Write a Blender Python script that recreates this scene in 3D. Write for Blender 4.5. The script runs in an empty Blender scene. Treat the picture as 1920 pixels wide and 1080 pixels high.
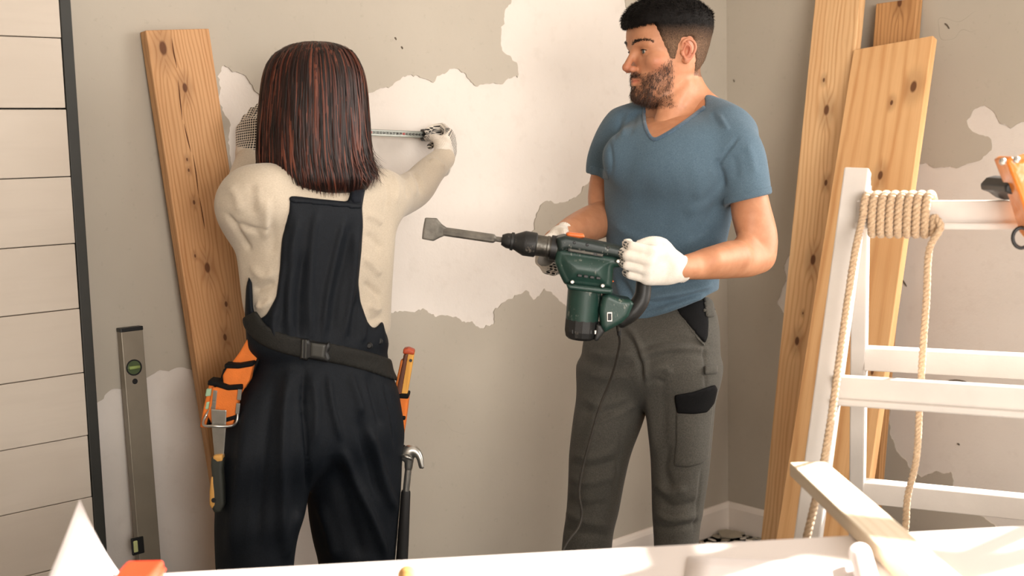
import bpy, bmesh, math, random
import numpy as np
from mathutils import Vector, Matrix

random.seed(3)
rng = np.random.default_rng(5)
SC = bpy.context.scene
COL = SC.collection

# ------------------------------------------------------------------ camera
FPX = 2270.0                                   # focal length in pixels of a 1920 wide frame
CAMZ = 1.34
PITCH, ROLL = math.radians(6.83), math.radians(1.4)
cam_d = np.array([0, math.cos(PITCH), -math.sin(PITCH)])
cr0 = np.array([1.0, 0, 0]); cu0 = np.array([0, math.sin(PITCH), math.cos(PITCH)])
cam_r = cr0 * math.cos(ROLL) - cu0 * math.sin(ROLL)
cam_u = cu0 * math.cos(ROLL) + cr0 * math.sin(ROLL)
cam_o = np.array([0, 0, CAMZ])
cd = bpy.data.cameras.new('camera'); cam = bpy.data.objects.new('camera', cd); COL.objects.link(cam)
cd.sensor_width = 36.0; cd.lens = FPX * 36 / 1920; cd.clip_start = 0.05
M = Matrix.Identity(4)
for i in range(3):
    M[i][0], M[i][1], M[i][2], M[i][3] = cam_r[i], cam_u[i], -cam_d[i], cam_o[i]
cam.matrix_world = M
cd.dof.use_dof = True; cd.dof.focus_distance = 2.75; cd.dof.aperture_fstop = 4.0
SC.camera = cam

# ------------------------------------------------------------------ light
w = bpy.data.worlds.new('world'); SC.world = w; w.use_nodes = True
bgn = w.node_tree.nodes['Background']
bgn.inputs[0].default_value = (1.0, 0.955, 0.905, 1); bgn.inputs[1].default_value = 0.72
sd = bpy.data.lights.new('sun_offscreen', 'SUN'); sun = bpy.data.objects.new('sun_offscreen', sd); COL.objects.link(sun)
sd.energy = 24.0; sd.color = (1.0, 0.92, 0.83); sd.angle = math.radians(1.2)
SUNV = Vector((1.0, 0.75, 0.72)).normalized()            # towards the sun
sun.rotation_euler = SUNV.to_track_quat('Z', 'Y').to_euler()
sun.location = (4, 4, 4)
wd = bpy.data.lights.new('window_right_offscreen', 'AREA'); wl = bpy.data.objects.new('window_right_offscreen', wd); COL.objects.link(wl)
wd.shape = 'RECTANGLE'; wd.size = 2.2; wd.size_y = 1.6; wd.energy = 80; wd.color = (1.0, 0.94, 0.87)
bd2 = bpy.data.lights.new('window_rear_offscreen', 'AREA'); bl2 = bpy.data.objects.new('window_rear_offscreen', bd2); COL.objects.link(bl2)
bd2.shape = 'RECTANGLE'; bd2.size = 2.8; bd2.size_y = 1.7; bd2.energy = 290; bd2.color = (1.0, 0.94, 0.87)      # daylight of the open side behind the photographer, at window height
bl2.location = (1.5, -3.4, 1.8); bl2.rotation_euler = (Vector((1.5, -3.4, 1.8)) - Vector((0.1, 3.2, 1.0))).to_track_quat('Z', 'Y').to_euler()
SC.view_settings.view_transform = 'Standard'; SC.view_settings.look = 'None'
SC.view_settings.gamma = 1.0; SC.view_settings.use_curve_mapping = False
SC.view_settings.exposure = 0.0

# ------------------------------------------------------------------ pixel helpers (1920 x 1080 frame)
def ray(px, py):
    return cam_d + cam_r * ((px - 960) / FPX) - cam_u * ((py - 540) / FPX)
def P(px, py, Y):
    d = ray(px, py); return cam_o + d * (Y / d[1])
def Pz(px, py, z):
    d = ray(px, py); return cam_o + d * ((z - CAMZ) / d[2])
def proj(p):
    q = np.asarray(p, dtype=float) - cam_o
    dep = q @ cam_d
    return np.stack([960 + FPX * (q @ cam_r) / dep, 540 - FPX * (q @ cam_u) / dep], -1), dep
def nrm(v):
    v = np.asarray(v, float); return v / np.linalg.norm(v)

# ------------------------------------------------------------------ materials
def lin(c):
    c = [x / 255 for x in c[:3]]
    return tuple((x / 12.92 if x <= 0.04045 else ((x + 0.055) / 1.055) ** 2.4) for x in c) + (1,)
class NT:
    def __init__(s, name):
        s.m = bpy.data.materials.new(name); s.m.use_nodes = True
        s.t = s.m.node_tree; s.b = s.t.nodes['Principled BSDF']; s._co = None
    def n(s, typ, **kw):
        nd = s.t.nodes.new(typ)
        for k, v in kw.items():
            if k.startswith('i_'):
                key = k[2:]; key = int(key) if key.isdigit() else key
                s.put(nd.inputs[key], v)
            else: setattr(nd, k, v)
        return nd
    def put(s, sock, v):
        if hasattr(v, 'links') and hasattr(v, 'node'): s.t.links.new(v, sock)
        else: sock.default_value = v
    def math(s, op, a, b=0.0, c=None):
        nd = s.t.nodes.new('ShaderNodeMath'); nd.operation = op
        s.put(nd.inputs[0], a); s.put(nd.inputs[1], b)
        if c is not None: s.put(nd.inputs[2], c)
        return nd.outputs[0]
    def co(s, scale=(1, 1, 1), loc=(0, 0, 0)):
        if s._co is None: s._co = s.t.nodes.new('ShaderNodeTexCoord').outputs['Object']
        mp = s.t.nodes.new('ShaderNodeMapping'); s.t.links.new(s._co, mp.inputs[0])
        mp.inputs['Scale'].default_value = scale; mp.inputs['Location'].default_value = loc
        return mp.outputs[0]
    def noise(s, sc, det=3, rough=0.55, co=None, dist=0):
        nd = s.n('ShaderNodeTexNoise'); s.t.links.new(co if co is not None else s.co(), nd.inputs['Vector'])
        nd.inputs['Scale'].default_value = sc; nd.inputs['Detail'].default_value = det
        nd.inputs['Roughness'].default_value = rough; nd.inputs['Distortion'].default_value = dist
        return nd.outputs[0]
    def ramp(s, fac, stops):
        nd = s.n('ShaderNodeValToRGB'); s.t.links.new(fac, nd.inputs[0]); e = nd.color_ramp.elements
        while len(e) < len(stops): e.new(0.5)
        for el, (p, c) in zip(e, stops): el.position = p; el.color = c
        return nd.outputs[0]
    def rng(s, v, a, b, c=0.0, d=1.0, smooth=False):
        nd = s.n('ShaderNodeMapRange'); s.put(nd.inputs[0], v)
        if smooth: nd.interpolation_type = 'SMOOTHSTEP'
        for i, x in zip((1, 2, 3, 4), (a, b, c, d)): nd.inputs[i].default_value = x
        return nd.outputs[0]
    def mix(s, f, a, b, mode='MIX'):
        nd = s.n('ShaderNodeMix', data_type='RGBA', blend_type=mode)
        s.put(nd.inputs[0], f); s.put(nd.inputs[6], a); s.put(nd.inputs[7], b)
        return nd.outputs[2]
    def bump(s, h, dist=0.002, strength=1.0, normal=None):
        nd = s.n('ShaderNodeBump'); s.t.links.new(h, nd.inputs['Height'])
        nd.inputs['Distance'].default_value = dist; nd.inputs['Strength'].default_value = strength
        if normal is not None: s.t.links.new(normal, nd.inputs['Normal'])
        s.t.links.new(nd.outputs[0], s.b.inputs['Normal']); return nd.outputs[0]
    def col(s, c): s.put(s.b.inputs['Base Color'], c)
    def set(s, rough=0.6, metal=0.0, spec=None, sheen=0.0, coat=0.0, sss=0.0):
        s.put(s.b.inputs['Roughness'], rough); s.put(s.b.inputs['Metallic'], metal)
        if spec is not None: s.b.inputs['Specular IOR Level'].default_value = spec
        if sheen: s.b.inputs['Sheen Weight'].default_value = sheen
        if coat: s.b.inputs['Coat Weight'].default_value = coat; s.b.inputs['Coat Roughness'].default_value = 0.15
        if sss:
            s.b.inputs['Subsurface Weight'].default_value = sss
            s.b.inputs['Subsurface Radius'].default_value = (0.010, 0.004, 0.002); s.b.inputs['Subsurface Scale'].default_value = 0.6
def simple(name, c, rough=0.6, metal=0.0, var=0.10, sc=30, bump=0.0, bsc=200, **kw):
    t = NT(name); c = lin(c)
    d = tuple(x * (1 - var) for x in c[:3]) + (1,); e = tuple(min(1, x * (1 + var)) for x in c[:3]) + (1,)
    t.col(t.ramp(t.noise(sc, 4), [(0.3, d), (0.7, e)])); t.set(rough, metal, **kw)
    if bump: t.bump(t.noise(bsc, 3), bump)
    return t.m

# ------------------------------------------------------------------ objects
def link(name, me, mat=None, parent=None, loc=None):
    o = bpy.data.objects.new(name, me); COL.objects.link(o)
    if mat is not None:
        me.materials.clear(); me.materials.append(mat)
    if loc is not None: o.location = loc
    if parent is not None: o.parent = parent
    return o
def tag(o, label=None, cat=None, group=None, kind=None):
    if label: o['label'] = label
    if cat: o['category'] = cat
    if group: o['group'] = group
    if kind: o['kind'] = kind
    return o
def thing(name, label, cat, loc=(0, 0, 0), group=None, kind=None):
    o = bpy.data.objects.new(name, None); COL.objects.link(o); o.location = loc; o.empty_display_size = 0.05
    return tag(o, label, cat, group, kind)
def child(o, parent):
    """parent keeping the world transform (all parents here are unrotated and unscaled Empties or meshes)"""
    o.parent = parent
    o.matrix_parent_inverse = Matrix.Translation(parent.location).inverted()
    return o
def npmesh(name, v, faces, smooth=True):
    me = bpy.data.meshes.new(name)
    v = np.asarray(v, np.float32)
    if isinstance(faces, np.ndarray):
        k = faces.shape[1]; nf = len(faces)
        me.vertices.add(len(v)); me.vertices.foreach_set('co', v.ravel())
        me.loops.add(nf * k); me.loops.foreach_set('vertex_index', faces.astype(np.int32).ravel())
        me.polygons.add(nf); me.polygons.foreach_set('loop_start', np.arange(0, nf * k, k, dtype=np.int32))
        me.update(calc_edges=True)
    else:
        me.from_pydata([tuple(map(float, p)) for p in v], [], faces)
    me.polygons.foreach_set('use_smooth', np.full(len(me.polygons), smooth)); me.update()
    return me
def setattr_(me, name, arr):
    arr = np.asarray(arr, np.float32)
    if arr.ndim == 1:
        a = me.attributes.new(name, 'FLOAT', 'POINT'); a.data.foreach_set('value', arr)
    elif arr.shape[1] == 3:
        a = me.attributes.new(name, 'FLOAT_VECTOR', 'POINT'); a.data.foreach_set('vector', arr.ravel())
    else:
        a = me.attributes.new(name, 'FLOAT_COLOR', 'POINT'); a.data.foreach_set('color', arr.ravel())
def bmesh_obj(name, bm, mat, parent=None, smooth=False, bevel=0.0, seg=2):
    if bevel:
        bmesh.ops.bevel(bm, geom=list(bm.edges), offset=bevel, segments=seg, affect='EDGES', profile=0.5, clamp_overlap=True)
    bmesh.ops.recalc_face_normals(bm, faces=bm.faces)
    me = bpy.data.meshes.new(name); bm.to_mesh(me); bm.free()
    if smooth: me.polygons.foreach_set('use_smooth', np.full(len(me.polygons), True))
    o = link(name, me, mat)
    if parent is not None: child(o, parent)
    return o
def box_bm(a, b, w, t, wdir, bm=None):
    """beam from a to b, width w along wdir, thickness t across"""
    bm = bm or bmesh.new(); a, b = np.array(a, float), np.array(b, float)
    L = nrm(b - a); W = np.array(wdir, float); W = nrm(W - L * (W @ L)); T = np.cross(L, W)
    vs = []
    for p in (a, b):
        for sx, sy in ((-1, -1), (1, -1), (1, 1), (-1, 1)):
            vs.append(bm.verts.new(p + W * sx * w / 2 + T * sy * t / 2))
    for f in ((0, 1, 2, 3), (7, 6, 5, 4), (0, 4, 5, 1), (1, 5, 6, 2), (2, 6, 7, 3), (3, 7, 4, 0)):
        bm.faces.new([vs[i] for i in f])
    return bm
def beam(name, a, b, w, t, wdir, mat, parent=None, bevel=0.002):
    return bmesh_obj(name, box_bm(a, b, w, t, wdir), mat, parent, bevel=bevel)
def lathe(name, a, b, prof, mat, parent=None, n=32, smooth=True):
    """surface of revolution from a to b; prof = [(t along metres, radius)]"""
    a, b = np.array(a, float), np.array(b, float); L = nrm(b - a)
    U = nrm(np.cross(L, [0.3, 0.2, 1] if abs(L[2]) < 0.9 else [1, 0, 0])); V = np.cross(L, U)
    ang = np.linspace(0, 2 * math.pi, n, endpoint=False)
    vs, fs = [], []
    for t, r in prof:
        for q in ang: vs.append(a + L * t + (U * math.cos(q) + V * math.sin(q)) * r)
    for i in range(len(prof) - 1):
        for j in range(n):
            fs.append((i * n + j, i * n + (j + 1) % n, (i + 1) * n + (j + 1) % n, (i + 1) * n + j))
    fs.append(tuple(range(n - 1, -1, -1))); fs.append(tuple(range((len(prof) - 1) * n, len(prof) * n)))
    me = npmesh(name, vs, fs, smooth)
    o = link(name, me, mat)
    if smooth:
        me.polygons[len(fs) - 1].use_smooth = False; me.polygons[len(fs) - 2].use_smooth = False
        m = o.modifiers.new('edges', 'EDGE_SPLIT'); m.split_angle = math.radians(35)
    if parent is not None: child(o, parent)
    return o
def catmull(pts, n=8):
    pts = np.asarray(pts, float); out = []
    Q = np.vstack([2 * pts[0] - pts[1], pts, 2 * pts[-1] - pts[-2]])
    for i in range(len(pts) - 1):
        p0, p1, p2, p3 = Q[i:i + 4]
        for t in np.linspace(0, 1, n, endpoint=False):
            out.append(0.5 * ((2 * p1) + (-p0 + p2) * t + (2 * p0 - 5 * p1 + 4 * p2 - p3) * t * t + (-p0 + 3 * p1 - 3 * p2 + p3) * t ** 3))
    out.append(pts[-1]); return np.array(out)
def tube_geo(path, rad, n=10):
    path = np.asarray(path, float); m = len(path); rad = np.broadcast_to(np.asarray(rad, float), (m,))
    tan = np.gradient(path, axis=0); tan /= np.linalg.norm(tan, axis=1)[:, None] + 1e-12
    u = np.cross(tan[0], [0.31, 0.52, 0.79]); u /= np.linalg.norm(u); vs, fs = [], []
    ang = np.linspace(0, 2 * math.pi, n, endpoint=False)
    for i in range(m):
        u = u - tan[i] * (u @ tan[i]); u /= np.linalg.norm(u); v = np.cross(tan[i], u)
        vs.append(path[i] + rad[i] * (np.cos(ang)[:, None] * u + np.sin(ang)[:, None] * v))
    for i in range(m - 1):
        for j in range(n):
            fs.append((i * n + j, i * n + (j + 1) % n, (i + 1) * n + (j + 1) % n, (i + 1) * n + j))
    fs.append(tuple(range(n - 1, -1, -1))); fs.append(tuple(range((m - 1) * n, m * n)))
    return np.vstack(vs), fs
def tube(name, path, rad, mat, parent=None, n=10):
    v, f = tube_geo(path, rad, n); o = link(name, npmesh(name, v, f), mat)
    if parent is not None: child(o, parent)
    return o

# ------------------------------------------------------------------ numpy noise
LAT = np.random.default_rng(11).random((32, 32, 32)).astype(np.float32)
def vnoise(p, sc, off=0.0):
    q = np.asarray(p, np.float32) * sc + off; i = np.floor(q).astype(int); t = q - i; t = t * t * (3 - 2 * t)
    r = 0
    for a in (0, 1):
        for b in (0, 1):
            for c in (0, 1):
                wgt = (t[..., 0] if a else 1 - t[..., 0]) * (t[..., 1] if b else 1 - t[..., 1]) * (t[..., 2] if c else 1 - t[..., 2])
                r = r + wgt * LAT[(i[..., 0] + a) % 32, (i[..., 1] + b) % 32, (i[..., 2] + c) % 32]
    return r * 2 - 1

# ------------------------------------------------------------------ implicit surfaces
def smin(a, b, k):
    if k <= 0: return np.minimum(a, b)
    h = np.maximum(k - np.abs(a - b), 0) / k
    return np.minimum(a, b) - h * h * (k * 0.25)
def smax(a, b, k): return -smin(-a, -b, k)
def poly2d(X, Z, pts):
    """signed distance to a polygon in the plane"""
    d = np.full(np.broadcast(X, Z).shape, 1e9, np.float32); s = np.ones(d.shape, np.float32); n = len(pts)
    for i in range(n):
        ax, ay = pts[i]; bx, by = pts[i - 1]
        ex, ey = bx - ax, by - ay; wx, wy = X - ax, Z - ay
        t = np.clip((wx * ex + wy * ey) / (ex * ex + ey * ey + 1e-12), 0, 1)
        d = np.minimum(d, (wx - ex * t) ** 2 + (wy - ey * t) ** 2)
        c1, c2, c3 = Z >= ay, Z < by, ex * wy > ey * wx
        fl = (c1 & c2 & c3) | (~c1 & ~c2 & ~c3); s = np.where(fl, -s, s)
    return s * np.sqrt(d)
class Vol:
    def __init__(s, lo, hi, h):
        s.lo = np.array(lo, np.float32); s.h = h
        s.n = np.ceil((np.array(hi) - s.lo) / h).astype(int) + 1
        s.f = np.full(s.n, 1.0, np.float32)
    def xyz(s, sl=None):
        ax = [s.lo[i] + s.h * np.arange(s.n[i], dtype=np.float32) for i in range(3)]
        if sl is not None: ax = [ax[i][sl[i]] for i in range(3)]
        return ax[0][:, None, None], ax[1][None, :, None], ax[2][None, None, :]
    def sl(s, lo, hi, pad):
        a = np.clip(np.floor((np.array(lo) - pad - s.lo) / s.h).astype(int), 0, s.n)
        b = np.clip(np.ceil((np.array(hi) + pad - s.lo) / s.h).astype(int) + 1, 0, s.n)
        return tuple(slice(int(x), int(y)) for x, y in zip(a, b))
    def put(s, sl, d, k, op):
        if op == 'u': s.f[sl] = smin(s.f[sl], d, k)
        elif op == 's': s.f[sl] = smax(s.f[sl], -d, k)
        elif op == 'i':
            s.f[sl] = smax(s.f[sl], d, k)
    def seg(s, X, Y, Z, a, b, ra, rb, flat=None):
        a = np.array(a, np.float32); b = np.array(b, np.float32); ba = b - a
        L2 = float(ba @ ba) + 1e-12
        px, py, pz = X - a[0], Y - a[1], Z - a[2]
        t = np.clip((px * ba[0] + py * ba[1] + pz * ba[2]) / L2, 0, 1)
        qx, qy, qz = px - ba[0] * t, py - ba[1] * t, pz - ba[2] * t
        d2 = qx * qx + qy * qy + qz * qz
        if flat is not None:
            n, c = flat; e = qx * n[0] + qy * n[1] + qz * n[2]
            d2 = d2 + e * e * (1 / (c * c) - 1)
        return np.sqrt(np.maximum(d2, 0)) - (ra + (rb - ra) * t)
    def cone(s, a, b, ra, rb=None, k=0.01, op='u', flat=None, pad=0.03):
        rb = ra if rb is None else rb; R = max(ra, rb)
        sl = s.sl(np.minimum(a, b), np.maximum(a, b), R + pad + k)
        if any(x.start >= x.stop for x in sl): return
        s.put(sl, s.seg(*s.xyz(sl), a, b, ra, rb, flat), k, op)
    def chain(s, pts, rad, k=0.01, op='u', flat=None, pad=0.03, n=5):
        pr = catmull(np.column_stack([np.asarray(pts, float), np.asarray(rad, float)]), n) if n > 1 else np.column_stack([pts, rad])
        p, r = pr[:, :3], pr[:, 3]
        sl = s.sl(p.min(0), p.max(0), r.max() + pad + k)
        if any(x.start >= x.stop for x in sl): return
        g = s.xyz(sl); d = None
        for i in range(len(p) - 1):
            e = s.seg(*g, p[i], p[i + 1], r[i], r[i + 1], flat)
            d = e if d is None else np.minimum(d, e)
        s.put(sl, d, k, op)
    def ell(s, c, r, axes=None, k=0.01, op='u', pad=0.03):
        c = np.array(c, float); r = np.array(r, float); R = r.max()
        sl = s.sl(c, c, R + pad + k)
        if any(x.start >= x.stop for x in sl): return
        X, Y, Z = s.xyz(sl); A = np.eye(3) if axes is None else np.array(axes, float)
        q = [(X - c[0]) * A[i][0] + (Y - c[1]) * A[i][1] + (Z - c[2]) * A[i][2] for i in range(3)]
        k0 = np.sqrt(sum((q[i] / r[i]) ** 2 for i in range(3))); k1 = np.sqrt(sum((q[i] / r[i] ** 2) ** 2 for i in range(3))) + 1e-6
        s.put(sl, (k0 * (k0 - 1) / k1).astype(np.float32), k, op)
    def slab(s, levels, yaw, k=0.02, op='u', p=2.3, cap=0.015, pad=0.04):
        """stack of horizontal sections; level = (py, pxL, pxR, Y, depth ratio); yaw = facing angle of the short axis"""
        rows = []
        for py, xl, xr, Y, q in levels:
            c = P((xl + xr) / 2, py, Y); wv = (xr - xl) / 2 * Y / FPX
            a = wv / math.sqrt(math.cos(yaw) ** 2 + (q * math.sin(yaw)) ** 2)
            rows.append((c[2], c[0], c[1], a, a * q))
        rows.sort(); R = catmull(np.array(rows), 6)
        zz = R[:, 0]; zmin, zmax = zz[0], zz[-1]; m = max(R[:, 3].max(), R[:, 4].max())
        sl = s.sl([R[:, 1].min(), R[:, 2].min(), zmin], [R[:, 1].max(), R[:, 2].max(), zmax], m + pad + k)
        X, Y, Z = s.xyz(sl); z1 = Z[0, 0]
        it = [np.interp(z1, zz, R[:, i])[None, None, :].astype(np.float32) for i in range(1, 5)]
        lx, ly = math.cos(yaw), math.sin(yaw)
        u = (X - it[0]) * lx + (Y - it[1]) * ly; v = -(X - it[0]) * ly + (Y - it[1]) * lx
        g = (np.abs(u / it[2]) ** p + np.abs(v / it[3]) ** p) ** (1 / p) - 1
        d = g * np.minimum(it[2], it[3])
        d = smax(smax(d, zmin - Z, cap), Z - zmax, cap)
        s.put(sl, d.astype(np.float32), k, op)
    def mask(s, poly, k=0.004):
        """keep only what lies inside a pixel polygon (extruded along the sight lines)"""
        s.f = smax(s.f, s.pmask(poly), k)
    def pmask(s, poly):
        X, Y, Z = s.xyz()
        q = [X - cam_o[0], Y - cam_o[1], Z - cam_o[2]]
        dep = q[0] * cam_d[0] + q[1] * cam_d[1] + q[2] * cam_d[2]
        px = 960 + FPX * (q[0] * cam_r[0] + q[1] * cam_r[1] + q[2] * cam_r[2]) / dep
        py = 540 - FPX * (q[0] * cam_u[0] + q[1] * cam_u[1] + q[2] * cam_u[2]) / dep
        return (poly2d(px, py, poly) * dep / FPX).astype(np.float32)
    def copy(s):
        o = Vol.__new__(Vol); o.lo = s.lo; o.h = s.h; o.n = s.n; o.f = s.f.copy(); return o
    def nets(s, smooth=2):
        f = s.f; f[0], f[-1] = 1, 1; f[:, 0], f[:, -1] = 1, 1; f[:, :, 0], f[:, :, -1] = 1, 1
        ins = f < 0; n = s.n - 1
        c = np.zeros(n, np.int8)
        for a in (0, 1):
            for b in (0, 1):
                for e in (0, 1): c += ins[a:a + n[0], b:b + n[1], e:e + n[2]]
        act = (c > 0) & (c < 8); I = np.argwhere(act)
        idx = np.full(n, -1, np.int64); idx[act] = np.arange(len(I))
        acc = np.zeros((len(I), 3)); cnt = np.zeros(len(I))
        for ax in range(3):
            o1, o2 = [j for j in range(3) if j != ax]
            for b1 in (0, 1):
                for b2 in (0, 1):
                    A = I.copy(); A[:, o1] += b1; A[:, o2] += b2; B = A.copy(); B[:, ax] += 1
                    fa = f[A[:, 0], A[:, 1], A[:, 2]]; fb = f[B[:, 0], B[:, 1], B[:, 2]]
                    cr = (fa < 0) != (fb < 0); t = np.where(cr, fa / np.where(cr, fa - fb, 1), 0)
                    pt = A - I + 0.0; pt[:, ax] += t
                    acc += pt * cr[:, None]; cnt += cr
        v = s.lo + s.h * (I + acc / cnt[:, None])
        quads = []
        for ax in range(3):
            o1, o2 = [j for j in range(3) if j != ax]
            sa = [slice(None)] * 3; sb = [slice(None)] * 3
            sa[ax] = slice(0, -1); sb[ax] = slice(1, None)
            ch = ins[tuple(sa)] != ins[tuple(sb)]
            E = np.argwhere(ch); E = E[(E[:, o1] > 0) & (E[:, o2] > 0) & (E[:, o1] < n[o1]) & (E[:, o2] < n[o2])]
            sg = ins[E[:, 0], E[:, 1], E[:, 2]]
            q = []
            for d1, d2 in ((0, 0), (-1, 0), (-1, -1), (0, -1)):
                A = E.copy(); A[:, o1] += d1; A[:, o2] += d2; q.append(idx[A[:, 0], A[:, 1], A[:, 2]])
            q = np.stack(q, 1); flip = sg if ax != 1 else ~sg
            q = np.where(flip[:, None], q, q[:, ::-1]); quads.append(q)
        F = np.vstack(quads); F = F[(F >= 0).all(1)]
        return smooth_mesh(v, F, smooth), F
def smooth_mesh(v, F, it, lam=0.5):
    if it <= 0 or len(F) == 0: return v
    k = F.shape[1]; a = np.concatenate([F[:, i] for i in range(k)]); b = np.concatenate([F[:, (i + 1) % k] for i in range(k)])
    A = np.concatenate([a, b]); B = np.concatenate([b, a]); N = len(v); cnt = np.bincount(A, minlength=N)[:, None] + 1e-9
    for _ in range(it):
        m = np.stack([np.bincount(A, v[B, i], minlength=N) for i in range(3)], 1) / cnt
        v = v + lam * (m - v)
    return v
def vnormals(v, F):
    q = np.cross(v[F[:, 2]] - v[F[:, 0]], v[F[:, 3]] - v[F[:, 1]]); N = np.zeros_like(v)
    for j in range(4):
        for i in range(3): N[:, i] += np.bincount(F[:, j], q[:, i], minlength=len(v))
    return N / (np.linalg.norm(N, axis=1)[:, None] + 1e-12)
def sculpt(v, F, strokes, fade=6.0):
    """cloth folds: strokes = (pixel polyline, width px, height m); only on the side that faces the camera"""
    N = vnormals(v, F); px, dep = proj(v)
    face = np.clip(-(N @ cam_d) * 2.5 + 0.2, 0, 1); disp = np.zeros(len(v))
    for line, wd, amp in strokes:
        L = catmull(np.array(line, float), 4) if len(line) > 2 else np.array(line, float)
        lo, hi = L.min(0) - 3 * wd, L.max(0) + 3 * wd
        m = np.where(((px > lo) & (px < hi)).all(1))[0]
        if not len(m): continue
        q = px[m]; best = np.full(len(m), 1e9); tt = np.zeros(len(m))
        for i in range(len(L) - 1):
            a, e = L[i], L[i + 1] - L[i]; t = np.clip(((q - a) @ e) / (e @ e + 1e-9), 0, 1)
            d = np.linalg.norm(q - a - t[:, None] * e, axis=1); u = d < best
            best = np.where(u, d, best); tt = np.where(u, (i + t) / (len(L) - 1), tt)
        tap = np.clip(np.minimum(tt, 1 - tt) * fade, 0, 1) ** 0.7
        disp[m] += amp * np.exp(-(best / wd) ** 2) * np.maximum(tap, 0.15)
    return v + N * (disp * face)[:, None]
def vobj(name, vol, mat, parent=None, smooth=2, strokes=None, post=None):
    v, F = vol.nets(smooth)
    if strokes: v = smooth_mesh(sculpt(v, F, strokes), F, 1)
    if post is not None: v = post(v, F)
    me = npmesh(name, v, F); o = link(name, me, mat)
    if parent is not None: child(o, parent)
    return o
def polyext(poly, Y, half, h=0.002, rnd=0.006, yaw=0.0, k=0.0, dome=0.0):
    """rounded solid: pixel outline seen at depth Y, given a real thickness 2*half"""
    pts = np.array([P(x, y, Y) for x, y in poly]); lo, hi = pts.min(0), pts.max(0)
    vol = Vol(lo - [0.006, half + 0.008, 0.006], hi + [0.006, half + 0.008, 0.006], h)
    X, Yg, Z = vol.xyz(); d2 = poly2d(X + 0 * Z, Z + 0 * X, [(p[0], p[2]) for p in pts]) + rnd
    hy = half
    if dome: hy = half - dome * np.clip(1 + d2 / 0.03, 0, 1) ** 2
    dy = np.abs(Yg - Y) - hy + rnd
    vol.f = (np.sqrt(np.maximum(d2, 0) ** 2 + np.maximum(dy, 0) ** 2) + np.minimum(np.maximum(d2, dy), 0) - rnd).astype(np.float32)
    return vol
# ================================================================== materials of the place
def wall_plaster():
    t = NT('plaster'); n1 = t.noise(2.2, 5, 0.6); n2 = t.noise(26, 5, 0.6)
    c = t.ramp(n1, [(0.25, lin((218, 209, 200))), (0.75, lin((229, 221, 213)))])
    c = t.mix(t.rng(n2, 0.55, 0.75, 0, 0.25), c, lin((200, 189, 178)))
    t.col(c); t.set(0.85)
    sp = t.noise(160, 2); h = t.math('ADD', t.math('MULTIPLY', t.noise(14, 5), 0.8), t.math('MULTIPLY', sp, 0.15))
    t.bump(h, 0.004, 0.5); return t.m
def wall_paint():
    t = NT('grey_wall_paint'); n1 = t.noise(1.6, 5, 0.6); n2 = t.noise(60, 4, 0.6)
    c = t.ramp(n1, [(0.25, lin((176, 167, 153))), (0.75, lin((188, 179, 165)))])
    c = t.mix(t.rng(n2, 0.62, 0.72, 0, 0.35), c, lin((164, 155, 140)))
    # thin scratches and hairline cracks
    vo = t.n('ShaderNodeTexVoronoi', feature='DISTANCE_TO_EDGE'); t.t.links.new(t.noise(1.4, 3), vo.inputs['Scale']) if False else None
    mp = t.co((1, 1, 1)); mx = t.n('ShaderNodeMixRGB' if False else 'ShaderNodeVectorMath', operation='ADD')
    t.t.links.new(mp, mx.inputs[0]); nz = t.n('ShaderNodeTexNoise'); nz.inputs['Scale'].default_value = 5
    t.t.links.new(mp, nz.inputs['Vector']); t.t.links.new(nz.outputs['Color'], mx.inputs[1])
    t.t.links.new(mx.outputs[0], vo.inputs['Vector']); vo.inputs['Scale'].default_value = 1.3
    cr = t.math('MULTIPLY', t.rng(vo.outputs['Distance'], 0.0, 0.004, 1, 0), t.rng(t.noise(2.3, 2, co=t.co(loc=(3, 1, 7))), 0.6, 0.66))
    c = t.mix(t.math('MULTIPLY', cr, 0.5), c, lin((128, 118, 104)))
    t.col(c); t.set(0.62, spec=0.35)
    t.bump(t.math('ADD', t.math('MULTIPLY', t.noise(9, 4), 0.6), t.math('MULTIPLY', n2, 0.10)), 0.004, 0.5); return t.m
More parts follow.
